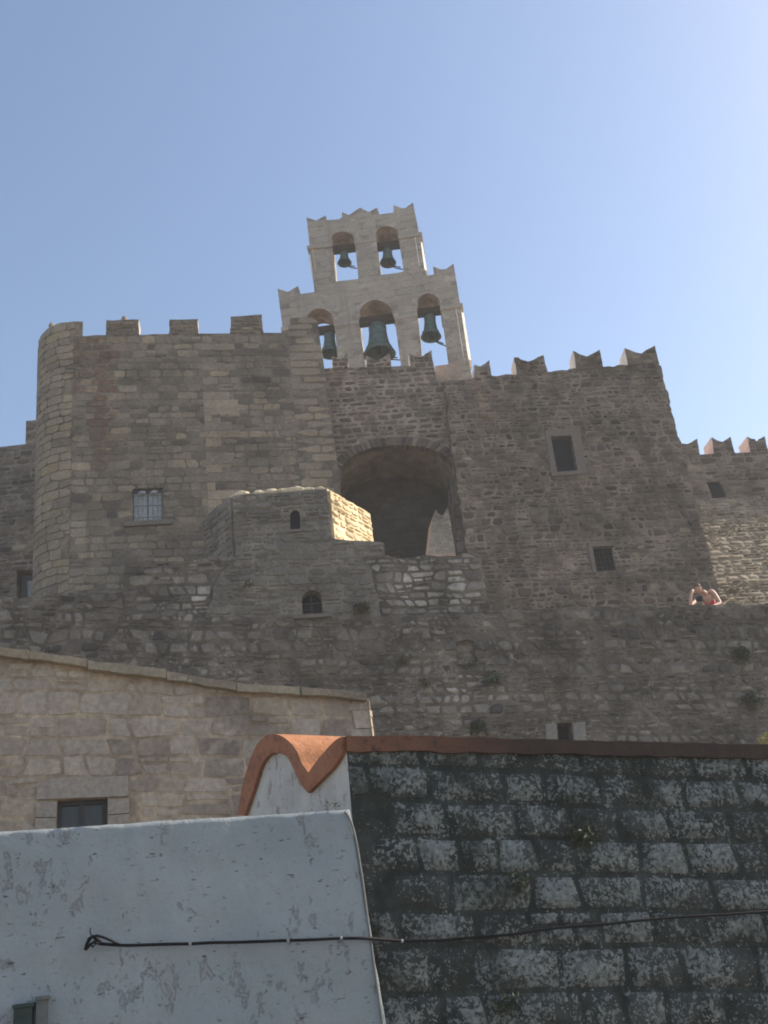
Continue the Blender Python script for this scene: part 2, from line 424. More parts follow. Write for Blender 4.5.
M['void'] = m_simple('unlit room inside', (.012,.013,.02), (.02,.02,.03), 3, .95, .05)  # near-black sheets stand in for the shade inside the openings
M['wood'] = m_simple('dark painted wood', (.035,.034,.038), (.055,.05,.052), 12, .6, .3)
M['shutter'] = m_simple('grey blue shutter paint', (.20,.22,.225), (.29,.31,.31), 9, .7, .3)
M['iron'] = m_simple('rusty iron', (.03,.026,.024), (.055,.04,.033), 20, .7, .4, .3)
M['bronze'] = m_simple('green bell bronze', (.055,.085,.075), (.10,.145,.12), 6, .6, .4, .25)
M['oak'] = m_simple('old bell beam wood', (.035,.025,.02), (.06,.042,.032), 9, .85, .15)
M['rubber'] = m_simple('black cable rubber', (.006,.006,.007), (.013,.013,.014), 30, .7, .15)
M['pvc'] = m_simple('grey conduit plastic', (.15,.16,.155), (.21,.215,.21), 9, .6, .3)
M['clip'] = m_simple('white plastic clip', (.27,.28,.29), (.34,.34,.35), 9, .5, .3)
M['box'] = m_simple('dark green painted steel', (.02,.035,.03), (.04,.06,.05), 9, .6, .3)
M['boxtan'] = m_simple('tan cement', (.12,.125,.115), (.17,.175,.165), 12, .85, .1)
M['skin'] = m_simple('sunny skin', (.50,.29,.20), (.56,.34,.24), 12, .55, .3)
M['hair'] = m_simple('brown hair', (.09,.05,.03), (.15,.085,.05), 40, .6, .3)
M['pink'] = m_simple('pink cotton', (.55,.05,.10), (.62,.075,.14), 14, .85, .1)
M['black'] = m_simple('black camera plastic', (.015,.015,.017), (.025,.025,.028), 20, .45, .4)
M['cloth'] = m_simple('dark cotton', (.05,.055,.075), (.07,.075,.1), 14, .9, .1)
M['earth'] = m_simple('dry stony ground', (.17,.14,.10), (.27,.23,.17), .8, .95, .1, bump=.6, bd=.04)
M['asphalt'] = m_simple('worn lane paving', (.10,.097,.09), (.17,.165,.15), 4, .9, .15)
def m_leaf(name, a, b):
    t = NT(name); c = t.mix(t.rng(t.attr('sr'), 0, 1), a, b)
    m = t.done(c, .6, .25); t.b.inputs['Transmission Weight'].default_value = 0.
    return m
M['leaf'] = m_leaf('dull green weed', (.030,.038,.022), (.075,.085,.045))
M['leafdry'] = m_leaf('dry olive weed', (.06,.055,.03), (.12,.105,.055))
M['leafyel'] = m_leaf('yellow green leaves', (.20,.20,.06), (.38,.36,.14))

# ------------------------------------------------------------------ generic details
def win_frame(mb, mp, u0, u1, z0, z1, w, d0, d1, mi=0, sr=.5):
    mb.box(mp, u0-w, u0, z0-w*.6, z1+w, d0, d1, mi=mi, sr=sr, sm=1); mb.box(mp, u1, u1+w, z0-w*.6, z1+w, d0, d1, mi=mi, sr=sr, sm=1)
    mb.box(mp, u0, u1, z1, z1+w, d0-.003, d1, mi=mi, sr=sr*.8, sm=1); mb.box(mp, u0, u1, z0-w*.6, z0, d0-.003, d1, mi=mi, sr=sr*.9, sm=1)

def bbox(p): return min(a for a, b in p), max(a for a, b in p), min(b for a, b in p), max(b for a, b in p)

# ================================================================== SETTING: ground
def build_ground():
    mb = MB(); n = 40; S = 400.
    xs = sorted(set([-S, -250, -120]+[i*5.-80 for i in range(33)]+[120, 250, S]))
    ys = xs
    ids = {}
    def h(x, y):
        # the knoll the monastery stands on
        r = max(abs(x-4)/34, abs(y-40)/19)
        t = max(0., min(1., (1.25-r)/.45)); t = t*t*(3-2*t)
        far = 0.
        return GROUND+5.2*t+far*(1 if x*x+y*y > 120**2 else 0)
    for i, x in enumerate(xs):
        for j, y in enumerate(ys): ids[i, j] = mb.vert((x, y, h(x, y)))
    for i in range(len(xs)-1):
        for j in range(len(ys)-1): mb.face((ids[i,j], ids[i+1,j], ids[i+1,j+1], ids[i,j+1]))
    o = mb.build('ground', M['earth'], smooth=True); o['kind'] = 'structure'
    mb = MB()
    A = [(-14,-3),(14,1.5),(14,5.2),(-14,-.6)]
    vs = [mb.vert((x, y+3.5, GROUND+.02)) for x, y in A]; mb.face(vs)
    o = mb.build('lane', M['asphalt']); o['kind'] = 'structure'
build_ground()

# ================================================================== white wall
WH = Wall(348, 900, 7.0, 14)
def build_white():
    out = WH.poly([(-360,863),(0,832),(120,824),(235,816),(347,810),(350,812),(386,1026)])
    zb = GROUND-.1
    right_bottom = (out[-1][0]+(out[-1][1]-zb)*(out[-1][0]-out[-2][0])/(out[-2][1]-out[-1][1]), zb)
    poly = out[:-1]+[out[-1], right_bottom, (out[0][0]-.0, zb)]
    base = WH((poly[-1][0]+right_bottom[0])/2, GROUND, -.07)
    root = tag(MB().build('w', M['white']), 'x', 'x'); bpy.data.objects.remove(root)
    th = thing('plastered_wall', 'peeling whitewashed wall in the lower left with a black cable across it', 'wall', base)
    # fine grid so the hand-trowelled face undulates
    mb = MB()
    u0, u1, z0, z1 = bbox(poly)
    N = 230; K = 90
    topz = []
    tops = poly[:5]
    def top_at(u):
        for a, b in zip(tops, tops[1:]):
            if a[0] <= u <= b[0]: return a[1]+(b[1]-a[1])*(u-a[0])/(b[0]-a[0])
        return tops[-1][1]
    lu = poly[0][0]
    def right_at(z):
        a = poly[5]; b = right_bottom
        return a[0]+(b[0]-a[0])*(a[1]-z)/(a[1]-b[1])
    grid = []
    for k in range(K+1):
        row = []
        for i in range(N+1):
            s_ = i/N; uu = lu+(poly[4][0]-lu)*s_
            zt = top_at(uu)+.005*noise.noise(Vector((uu*4, 1.3, 0)))+.004*noise.noise(Vector((uu*17, 4.3, 0))); z = zb+(zt-zb)*k/K
            ur = right_at(z); u = lu+(ur-lu)*s_
            if i == N: u += .008*noise.noise(Vector((z*6, 7, 2)))
            d = .035*noise.noise(Vector((u*.9, z*.9, 3.1)))+.012*noise.noise(Vector((u*4, z*4, 8.)))+.004*noise.noise(Vector((u*13, z*13, 1.)))
            ex = min(1., (K-k)/3.); d -= .003*(1-ex)**2
            row.append(mb.vert(WH(u, z, d)))
        grid.append(row)
    for k in range(K):
        for i in range(N): mb.face((grid[k][i], grid[k][i+1], grid[k+1][i+1], grid[k+1][i]))
    # back, top and ends
    back = [[mb.vert(WH(lu+(right_at(zb)-lu)*i/N if False else lu+(poly[4][0]-lu)*i/N, z, -.16)) for i in range(N+1)] for z in (zb,)]
    tb = [mb.vert(Vector(mb.v[grid[K][i]])-WH.n*.15) for i in range(N+1)]
    bb = [mb.vert(Vector(mb.v[grid[0][i]])-WH.n*.15) for i in range(N+1)]
    for i in range(N):
        mb.face((grid[K][i], grid[K][i+1], tb[i+1], tb[i])); mb.face((tb[i], tb[i+1], bb[i+1], bb[i]))
    rb = [mb.vert(Vector(mb.v[grid[k][N]])-WH.n*.15) for k in range(K+1)]
    for k in range(K): mb.face((grid[k][N], rb[k], rb[k+1], grid[k+1][N]))
    mb.build('plaster_face', M['white'], th, smooth=True)
build_white()

# cable along both walls
DK = Wall(352, 900, 7.16, 18)
def wall_point(px, py, d):
    if px < 372: u, z = WH.uz(px, py, d); return WH(u, z, d)
    u, z = DK.uz(px, py, d); return DK(u, z, d)
def build_cable():
    pix = [(101,944),(118,945.5),(140,945),(162,944.6),(190,943.6),(215,942.5),(245,942),(275,941),(305,940),(341,938),(366,938),(392,940.5),(412,941),(438,940.5),(470,938),(505,935.5),(540,930),(575,926),(610,924),(640,920),(672,917.5),(700,915.5),(735,914),(775,911),(830,907)]
    rg = random.Random(4)
    fine = []
    for (a, b), (c, d) in zip(pix, pix[1:]):
        for k in range(4):
            t = k/4; fine.append((a+(c-a)*t, b+(d-b)*t+rg.uniform(-.4,.4)))
    fine.append(pix[-1])
    pts = [wall_point(x, y, .055 if x < 366 else (.085 if x > 392 else .14)) for x, y in fine]
    for _ in range(3): pts = [pts[0]]+[(pts[i-1]+pts[i]*2+pts[i+1])/4 for i in range(1, len(pts)-1)]+[pts[-1]]
    base = wall_point(101, 944, 0)
    th = thing('cable', 'black cable stapled across the white wall and on over the dark stones', 'cable', base)
    mb = MB(); mb.tube(pts, .0098, 8); mb.build('cable_run', M['rubber'], th, smooth=True)
    mb = MB()
    def coil(pp, r):
        mb.tube([wall_point(x, y, .05+q) for x, y, q in pp], r, 6)
    coil([(101,944,0),(97,939,.02),(93,936.5,.03),(89,939,.03),(87,944,.02),(85.5,950,.01)], .011)
    coil([(120,945.4,.01),(112,941,.03),(104,937.5,.04),(97,935.5,.04),(91.5,937,.04),(89,941,.03)], .008)
    coil([(101,944,0),(94,942,.03),(90,945,.035),(86,949,.02)], .009)
    coil([(92,937,.03),(90,932,.02),(90.5,928,.01)], .004)
    coil([(90,943,.03),(93,947,.04),(96,943,.05),(94,938,.04)], .006)
    mb.build('frayed_end', M['rubber'], th, smooth=True)
    for x, y in ((190,943.6),(288,940.6),(341,938),(402,941)):
        p = wall_point(x, y, .062 if x < 366 else .10)
        m = MB(); m.blob(p, .010, .011, .013, seed=x, amp=.1, n=10); m.build('cable_clip', M['clip'], th, smooth=True)
build_cable()
def build_conduit():
    pl = [(347,811.5),(350.5,815),(354.5,824),(359,842),(365,880),(371,925),(378,975),(386,1030),(394,1085)]
    pts = []
    for (a, b), (c, d) in zip(pl, pl[1:]):
        for k in range(4): t = k/4; pts.append(WH(*WH.uz(a+(c-a)*t-2.5, b+(d-b)*t, .016), .016))
    for _ in range(2): pts = [pts[0]]+[(pts[i-1]+pts[i]*2+pts[i+1])/4 for i in range(1, len(pts)-1)]+[pts[-1]]
    mb = MB(); mb.tube(pts, .008, 8)
    o = mb.build('conduit_pipe', M['pvc'], base=pts[-1], smooth=True)
    tag(o, 'thin pale grey conduit running down the right edge of the white wall', 'pipe')
build_conduit()
def build_boxes():
    def bx(x0, x1, y0, y1, d, mat, name, label, lid):
        a = WH.uz(x0, y1, 0); b = WH.uz(x1, y0, 0)
        base = WH((a[0]+b[0])/2, a[1], 0)
        th = thing(name, label, 'box', base)
        mb = MB(); mb.box(WH, a[0], b[0], a[1], b[1], d, -.03); o = mb.build('housing', mat, th)
        md = o.modifiers.new('b', 'BEVEL'); md.width = .006; md.segments = 2
        mb = MB(); mb.box(WH, a[0]-.008, b[0]+.008, b[1]-.002, b[1]+.018, d+.012, -.03); o = mb.build('lid', lid, th)
    bx(14, 34, 1006, 1046, .07, M['box'], 'junction_box', 'dark green metal box low on the white wall', M['box'])
    bx(36.5, 48, 999, 1040, .06, M['boxtan'], 'cement_box', 'small tan box beside the dark green box on white wall', M['boxtan'])
build_boxes()

# ================================================================== dark lichened building with orange coping
def build_dark():
    zb = GROUND-.1
    tl = DK.uz(347,742); bl = DK.uz(378,1060)
    pr = [(347,742),(352,812),(376,1000)]
    out = DK.poly([(346.5,748),(400,748),(560,751),(770,756),(1500,775)])
    left = DK.poly([(352,812),(376,1000)])
    # continue the corner straight down to the ground
    lb = (left[1][0]+.05, zb)
    poly = out+[(out[-1][0], zb), lb, left[1], left[0]]
    base = DK(lb[0]+2.0, GROUND, -1)
    th = thing('stone_house', 'house of dark lichened stones with rounded orange roof and white gable', 'house', base)
    mb = MB()
    mb.prism(DK, poly, 0., -.35)
    sl = DK.slope((360,880),(760,884))
    def sf(u, z, rg): return 0.
    masonry(mb, DK, poly, (), ch=(.225,.285), wr=(.22,.52), slope=sl, gap=.020, relief=.011, jit=.022, split=.06, seed=11, sub=2, bev=.014)
    mb.build('front_wall', M['dark'], th, smooth=True)
    # coping along the front wall
    cp = DK.poly([(345.5,737),(400,736.5),(560,740.5),(770,745.5),(1500,763.7)]); 
    cp = rough(cp, .006, .12, 3, closed=False)
    lo = DK.poly([(346,752),(400,751.5),(560,754.5),(770,758.5),(1500,776.5)])
    lo = rough(lo, .010, .1, 8, closed=False)
    mb = MB(); mb.prism(DK, cp+lo[::-1], .035, -.40)
    mb.build('coping', M['coping'], th)
    # gable end: white plaster wall in a plane turned back to the left
    EW = Wall(352, 780, 7.16, 130)
    c0 = DK(*DK.uz(347,760), .0)
    EW.o = Vector((c0.x, c0.y, 0))+Vector((-.012, .02, 0))
    EW.n = -EW.n if EW.n.dot(Vector((0,-1,0))) < 0 else EW.n
    n = EW.n
    prof = [(345.5,737),(339,741),(331,749),(322,759.5),(312.5,772.5),(306,763.5),(301,751.5),(294.5,743),(285,736),(275,734.2),(266,738.5),(259,748),(252,766),(246,787),(241.5,814)]
    P = EW.poly(prof)
    # smooth polyline
    def cr(p, m=5):
        r = []
        for i in range(len(p)-1):
            p0 = p[max(i-1,0)]; p1 = p[i]; p2 = p[i+1]; p3 = p[min(i+2,len(p)-1)]
            if abs(i-4) < 1: p0 = p1
            if i == 3: p3 = p2
            for k in range(m):
                t = k/m
                r.append(tuple(.5*((2*p1[j])+(-p0[j]+p2[j])*t+(2*p0[j]-5*p1[j]+4*p2[j]-p3[j])*t*t+(-p0[j]+3*p1[j]-3*p2[j]+p3[j])*t**3) for j in (0,1)))
        r.append(p[-1]); return r
    S = cr(P)
    # lower edge of the rendered rim, from the photograph's band width
    inner_px = [(346.5,752),(343,759),(336,769),(326,779),(312,793),(304,783),(298,770),(291,757),(281,753),(272,756),(265,766),(259,784),(253,802),(248,816)]
    I = cr(EW.poly(inner_px), 5)
    zlow = min(S[-1][1], I[-1][1])-1.9
    # roof: profile swept along the front wall's direction
    ssl = (out[2][1]-out[0][1])/(out[2][0]-out[0][0])
    sweep = (DK.t+Vector((0,0,ssl-.012)))*5.5
    mb = MB(); ns = 14
    A = [EW(u, z, .035) for u, z in S]
    B = [EW(u, z, .035) for u, z in rough(I, .01, .05, 5, closed=False)]
    rows = []
    for k in range(ns+1):
        rows.append([mb.vert(p+sweep*(k/ns)+Vector((0,0,.012*noise.noise(p*3+sweep*k/ns))) * (1 if k else 0)) for p in A])
    for k in range(ns):
        for i in range(len(A)-1): mb.face((rows[k][i], rows[k][i+1], rows[k+1][i+1], rows[k+1][i]))
    mb.build('roof', M['terra'], th, smooth=True, recalc=False)
    # rim band on the gable
    mb = MB()
    rim = [EW.uz(*q) for q in prof]
    RI = rough(I, .008, .04, 5, closed=False)
    mb.prism(EW, S+RI[::-1], .037, -.03)
    mb.build('rim', M['terra_rim'], th)
    # plaster gable below the rim
    G = I+[(I[-1][0]+.05, zlow), (I[0][0]-.0, zlow)]
    mb = MB(); mb.prism(EW, G, 0.0, -.3)
    mb.build('gable_wall', M['gable'], th)
def m_rim():
    t = NT('terracotta rim')
    c = t.mix(t.rng(t.noise(4, 5, .6), .3, .7), (.30,.125,.07), (.40,.175,.10))  # darker than the roof terracotta: shade of the rim face put into colour
    c = t.mix(t.rng(t.noise(14, 6, .75), .50, .66, 0, .75), c, (.15,.085,.065))
    c = t.mix(t.rng(t.noise(38, 4, .7), .62, .7, 0, .5), c, (.40,.27,.2))
    t.bump(t.noise(18, 7, .7), .9, .02); return t.done(c, .88, .15)
M['terra_rim'] = m_rim()
build_dark()

# ================================================================== tan house
TN = Wall(200, 740, 13.0, 19)
def build_tan():
    top = [(-110,634),(0,653),(90,664),(180,677),(275,690),(368,703)]
    zb = GROUND+.2
    out = TN.poly(top); rb = TN.uz(372,790)
    poly = out+[(rb[0]+.05, zb), (out[0][0], zb)]
    base = TN((out[0][0]+out[-1][0])/2, zb, -2)
    th = thing('tan_house', 'house of pale tan stones with sloping slab roof edge and small dark window', 'house', base)
    win = TN.poly([(57.5,800),(107,799),(107.5,840),(58,842)])
    wu0, wu1, wz0, wz1 = bbox(win)
    wz0 = wz1-.75
    hole = [(wu0,wz0),(wu1,wz0),(wu1,wz1),(wu0,wz1)]
    lint = TN.poly([(36,800),(37,786),(48,779.5),(128,776),(128.5,796.5)])
    jl = TN.poly([(36,801.5),(56.5,801.5),(56.5,850),(36,852)]); jr = TN.poly([(108,799.5),(129,798),(129.5,846),(108.5,848)])
    mb = MB(); mb.prism(TN, poly, 0., -4., holes=[hole], hd=.22)
    sl = TN.slope((20,752),(260,752))
    def sf(u, z, rg):
        v = noise.noise(Vector((u*1.1, z*1.1, 5)))
        return max(0, min(1, (v-.12)*3.2))*rg.uniform(.4,1)
    masonry(mb, TN, poly, [hole, lint, jl, jr], ch=(.19,.32), wr=(.20,.52), slope=sl, gap=.03, relief=.012, jit=.05, split=.22, seed=21, sub=2, stf=sf, bev=.008)
    mb.build('wall', M['tan'], th)
    mb = MB()
    def dressed(p, d, sr):
        i = len(mb.f); mb.prism(TN, p, d, -.1, sr=sr, sm=1.)
    dressed(lint, .035, .7)
    zz = (jl[0][1]+jl[2][1])/2
    for q, s0 in ((jl,.2),(jr,.5)):
        a, b, c_, d_ = q
        dz = a[1]-d_[1]
        for k in range(3):
            f0, f1 = k/3+.012, (k+1)/3-.012
            pts = [(a[0], a[1]-dz*f0), (b[0], b[1]-dz*f0), (b[0], b[1]-dz*f1), (a[0], a[1]-dz*f1)]
            dressed(pts, .028+.004*k, s0+.2*k)
    w = th
    wn = mb.build('window_surround', M['surround_pale'], th)
    mb = MB(); f = .055
    mb.box(TN, wu0+.002, wu0+f, wz0, wz1-.002, -.10, -.17); mb.box(TN, wu1-f, wu1-.002, wz0, wz1-.002, -.10, -.17)
    mb.box(TN, wu0+f, wu1-f, wz1-f, wz1-.003, -.102, -.17); um = (wu0+wu1)/2-.01
    mb.box(TN, um-.035, um+.035, wz0, wz1-f, -.098, -.17); mb.box(TN, wu0+f, wu1-f, wz1-.42, wz1-.39, -.105, -.165)
    fr = mb.build('window', M['wood'], th)
    mb = MB(); mb.box(TN, wu0+.003, wu1-.003, wz0, wz1-.003, -.15, -.16); mb.build('pane', M['glass'], fr)
    # roof edge slabs
    mb = MB(); rg = random.Random(5)
    segs = [(-110,627,-42,641),(-41,640,29,650),(30,650.5,87,658.5),(88,660,166,669),(167,671,236,681.5),(237,682,300,686),(301,686.5,366,692)]
    for i, (x0, y0, x1, y1) in enumerate(segs):
        a = TN.uz(x0, y0, .12); b = TN.uz(x1, y1, .12); h = .11+.02*rg.random()
        ring_top = rough([a, b], .012, .12, i*3.1, closed=False); ring_bot = rough([(b[0], b[1]-h), (a[0], a[1]-h)], .012, .12, i*5.3, closed=False)
        mb.prism(TN, ring_top+ring_bot, .10+.03*rg.random(), -.9, sr=rg.random(), sm=1.)
    mb.build('roof_slab', M['slab'], th)
    mb = MB()
    a = TN.uz(366, 699, 0.); rg = random.Random(8); z = a[1]
    while z > a[1]-2.2:
        h = rg.uniform(.14,.26); e = rg.uniform(-.01,.035)
        mb.prism(TN, [(a[0]-.2+rg.uniform(-.1,.06), z-h+.012), (a[0]+.03+e*.5, z-h+.012), (a[0]+.025+e*.5, z), (a[0]-.2+rg.uniform(-.1,.06), z)], .018+rg.uniform(0,.012), -.6, sr=rg.random(), sm=1.)
        z -= h
    z = a[1]-.02  # thin splayed stones added to catch sun along the house corner
    while z > a[1]-2.:
        h = rg.uniform(.10,.22); w0 = rg.uniform(.035,.06); e = rg.uniform(.0,.012)
        q = [[(a[0]+.02, .045+e), (a[0]+.02+w0, -.02), (a[0]+.02+w0, -.5), (a[0]+.02, -.5)] for _ in (0, 1)]
        A = [mb.vert(TN(u, z-h+.012, d), .5) for u, d in q[0]]; B = [mb.vert(TN(u+rg.uniform(-.006,.006), z, d), .5) for u, d in q[1]]
        for i in range(4): j = (i+1)%4; mb.face((A[i], A[j], B[j], B[i]), .8, 1.)
        mb.face(A[::-1], .8, 1.); mb.face(B, .8, 1.)
        z -= h
    mb.build('corner_stones', M['tan'], th)
M['slab'] = stone_mat('weathered roof slab', [(0.260,0.219,0.161),(0.351,0.294,0.213),(0.208,0.175,0.132),(0.312,0.250,0.172)], (0.260,0.213,0.149), bigamt=.35, lichen=(0.468,0.413,0.287))
build_tan()

# ================================================================== retaining wall
RW = Wall(490, 660, 22.0, 10)
ZB = 1.5
def build_retaining():
    top = RW.poly([(-500,626),(0,597),(60,595),(122,592),(124,612),(300,618),(486,613),(490,608.5),(600,606),(690,605),(768,603),(1300,587)])
    base_z = ZB
    poly = top+[(top[-1][0], base_z), (top[0][0], base_z)]
    th = thing('retaining_wall', 'long grey rubble retaining wall below the monastery with weeds in its joints', 'wall', RW((top[0][0]+top[-1][0])/2, base_z, -.5))
    hole = RW.poly([(557,723),(571.5,722.5),(573.5,748),(559,748.5)])
    sur = RW.poly([(545,724),(585,722.5),(588,752),(547,753)])
    niche = rough(RW.poly([(458,667),(476,666.5),(474,641),(456.5,642)]), .04, .15, 5)
    ptop = rough(top, .05, .2, 2, closed=False)+[(top[-1][0], base_z), (top[0][0], base_z)]
    mb = MB(); mb.prism(RW, ptop, 0., -1.0, holes=[hole, niche], hd=.4, cap_mi=1)  # niche back in darker stone, its shade put into the colour
    sl = RW.slope((500,660),(760,658))
    def px_ellipse(x, y, rx, ry):
        c = RW.uz(x, y); a = RW.uz(x+rx, y); b = RW.uz(x, y+ry)
        return c, abs(a[0]-c[0]), abs(b[1]-c[1])
    el = [px_ellipse(*q) for q in ((420,620,45,30),(200,612,55,16),(470,690,40,22))]
    def sf(u, z, rg):
        s_ = 0.
        for c, a, b in el:
            r = ((u-c[0])/a)**2+((z-c[1])/b)**2+.5*noise.noise(Vector((u*1.5, z*1.5, 2)))
            s_ = max(s_, 1-r)
        return max(0, min(.65, s_))*rg.uniform(.2,1)
    masonry(mb, RW, ptop, [sur, niche], ch=(.12,.29), wr=(.14,.36), slope=sl, gap=.045, relief=.045, jit=.075, split=.3, seed=31, stf=sf, drop=.03)
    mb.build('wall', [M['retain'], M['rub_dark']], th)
    mb = MB(); h0, h1, g0, g1 = bbox(hole)
    mb.prism(RW, RW.poly([(545,724),(556,724),(558,752),(547,753)]), .04, -.1, sr=.8, sm=1); mb.prism(RW, RW.poly([(572.5,723.3),(584.5,722.5),(587,751),(574.5,752)]), .045, -.1, sr=.9, sm=1)
    w = mb.build('window_surround', M['surround_grey'], th)
    mb = MB(); mb.prism(RW, hole, -.34, -.4); mb.build('pane', M['void'], w)  # dark sheet painting the depth of the low window
build_retaining()
# dressed walkway behind the parapet
def build_terrace():
    mb = MB(); a = RW.uz(490, 608); b = RW.uz(1300, 587); c = RW.uz(-500, 626)
    z = a[1]-1.12
    us = [c[0], b[0]]
    mb.prism(lambda u, v, d: RW.o+RW.t*u-RW.n*v+Vector((0,0,d)), [(us[0],.9),(us[1],.9),(us[1],30),(us[0],30)], z, z-3.)
    o = mb.build('terrace', M['earth']); o['kind'] = 'structure'
    return z
TERR = build_terrace()

# ================================================================== chapel on the terrace wall
CH = Wall(490, 660, 22.0, 10, off=-.12)
def build_chapel():
    zb = TERR-.3
    top = CH.poly([(123,578),(124,561.5),(150,560.5),(208,558),(209,556),(260,556),(380,556.5),(430,555),(481.5,553),(491,612)])
    poly = [(top[0][0], zb)]+top+[(top[-1][0]+.02, zb)]
    base = CH((top[0][0]+top[-1][0])/2, zb, -1)
    th = thing('chapel', 'small grey stone chapel with arched windows and one sunlit side', 'chapel', base)
    AP = Wall(490, 660, 22.0, 10, off=-.03)
    hb = AP.poly([(303,614.5),(323,613.5)])
    hs = AP.poly([(301.5,600),(322,598.5)]); ht = AP.uz(311.5, 590.5)
    hole = [hb[0], hb[1]]+arc(hs[1], ht, hs[0], 10)
    ap = AP.poly([(204,622),(213,588),(222,572),(238,557),(256,546),(278,537),(302,532.5),(325,535),(344,544),(358,555),(372,568),(384,622)])
    rp = rough(top, .05, .2, 4, closed=False)
    pl = [(top[0][0], zb)]+rp+[(top[-1][0]+.02, zb)]
    mb = MB(); mb.prism(CH, pl, 0., -.9, holes=[hole], hd=.4, side_mi=1)
    sl = CH.slope((150,585),(470,580))
    def el(x, y, rx, ry):
        c = CH.uz(x, y); a = CH.uz(x+rx, y); b = CH.uz(x, y+ry); return c, abs(a[0]-c[0]), abs(b[1]-c[1])
    es = [el(*q) for q in ((205,597,48,22),(165,605,30,15),(425,588,70,38),(235,585,25,14))]
    def sf(u, z, rg):
        s_ = 0.
        for c, a, b in es: s_ = max(s_, 1.0-((u-c[0])/a)**2-((z-c[1])/b)**2+.9*noise.noise(Vector((u*1.8, z*1.8, 6))))
        return max(0, min(1, s_*1.2))*rg.uniform(.1,1)
    masonry(mb, CH, pl, [ap], ch=(.12,.27), wr=(.15,.42), slope=sl, gap=.035, relief=.03, jit=.075, split=.3, seed=41, stf=sf)
    mb.build('terrace_parapet', [M['retain'], M['pale_edge']], th)
    # apse front with rounded top
    apr = rough(ap, .05, .25, 6)
    mb = MB(); mb.prism(AP, apr, 0., -1.6, holes=[hole], hd=.45)
    def sf2(u, z, rg): return max(0., noise.noise(Vector((u*.8, z*.8, 3.))))*rg.uniform(.3,1)
    sill = AP.poly([(293,616.5),(331,614.5),(331.5,618),(293.5,620.5)])
    masonry(mb, AP, apr, [[(a+(a-hole[0][0]-.3)*0, b) for a, b in hole], sill], ch=(.13,.25), wr=(.16,.42), slope=sl, gap=.04, relief=.03, jit=.06, split=.3, seed=43, stf=sf2)
    mb.build('apse_wall', M['lit_chapel'], th)
    mb = MB(); mb.prism(AP, sill, .12, -.1, sr=.6, sm=1); mb.build('window_sill', M['surround'], th)
    mb = MB(); mb.prism(AP, hole, -.30, -.34)
    wn = mb.build('window', M['void'], th)
    u0, u1, z0, z1 = bbox(hole)
    mb = MB(); zc = z0+(z1-z0)*.52
    mb.box(AP, u0+.01, u1-.01, zc, zc+.05, -.18, -.22); mb.box(AP, (u0+u1)/2-.02, (u0+u1)/2+.02, z0, z1-.02, -.181, -.219)
    for k in range(1, 5): mb.box(AP, u0+.01, u1-.01, z0+(zc-z0)*k/5-.008, z0+(zc-z0)*k/5+.008, -.185, -.205)
    mb.build('window_grille', M['wood'], wn)
    # upper storey: walls turned away on both sides
    UP = Wall(327, 494, 23.0, 8)
    pA = UP(*UP.uz(233,497)); pB = UP(*UP.uz(326.5,494)); zt = (pA.z+pB.z)/2
    def at_z(px, py, z): r = ray(px, py); return r*(z/r.z)
    p0 = at_z(208, 519, zt); p3 = at_z(366.5, 516, zt)
    plan = [Vector((p.x, p.y, 0)) for p in (p0, pA, pB, p3)]
    back = [plan[3]+Vector((-1.2, 2.0, 0)), plan[0]+Vector((.8, 1.6, 0))]
    zl = AP.uz(300, 600)[1]
    def face_map(a, b):
        t = (b-a).normalized(); n = Vector((t.y, -t.x, 0))
        return (lambda u, z, d=0.: a+t*u+n*(d+.09)+Vector((0,0,z))), (b-a).length, t, n
    def ray_uz(a, t, n, px, py):
        r = ray(px, py); k = a.dot(n)/r.dot(n); p = r*k; return ((p-a).dot(t), p.z)
    loops = plan+back
    core = MB()
    core.prism(lambda u, v, d: Vector((u, v, d)), [(p.x, p.y) for p in loops], zt-.02, zl)
    core.build('upper_core', M['lit_chapel'], th)
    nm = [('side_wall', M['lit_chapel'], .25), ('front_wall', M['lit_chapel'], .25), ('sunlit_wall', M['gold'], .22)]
    for i, (nme, mt, gz) in enumerate(nm):
        mp, L, t, n = face_map(plan[i], plan[i+1])
        reg = rough([(0.,zl),(L,zl),(L,zt+.02),(0.,zt+.02)], .02, .2, i)
        holes = []
        if i == 1:
            q = [ray_uz(plan[i], t, n, *p) for p in ((290.5,532.5),(300.5,531.8),(300,517.5),(290,518.3))]
            tp = ray_uz(plan[i], t, n, 295, 511.5)
            holes = [[q[0], q[1]]+arc(q[2], tp, q[3], 8)]
        mb = MB(); mb.prism(mp, reg, .03, -.11, holes=holes, hd=.115, through=False, sm=0.)
        masonry(mb, lambda u, z, d, mp=mp: mp(u, z, d+.03), reg, holes, ch=(.12,.24), wr=(.15,.4), gap=.03, relief=.05, jit=.04, split=.2, seed=50+i, stf=sf2)
        w = mb.build(nme, mt, th)
        if i == 2: w['label'] = 'golden sunlit side wall of the chapel'
        if holes:
            hb_ = bbox(holes[0])
            mb = MB(); mb.prism(mp, holes[0], -.07, -.08); mb.build('slit_window', M['void'], th)
            mb = MB(); mb.box(mp, hb_[0]-.02, hb_[1]+.02, hb_[2]-.07, hb_[2]-.002, .10, .0, sr=.5, sm=1); mb.build('window_sill', M['surround'], th)
    # thin roof slab and a few loose edge stones
    cx = sum((p for p in loops), Vector())/len(loops)
    mb = MB()
    big = [cx+(p-cx)*1.02 for p in loops]
    ids = [mb.vert((p.x, p.y, zt+.03)) for p in big]; up = [mb.vert((p.x, p.y, zt+.10)) for p in big]
    apex = mb.vert((cx.x, cx.y, zt+.28))
    n_ = len(big)
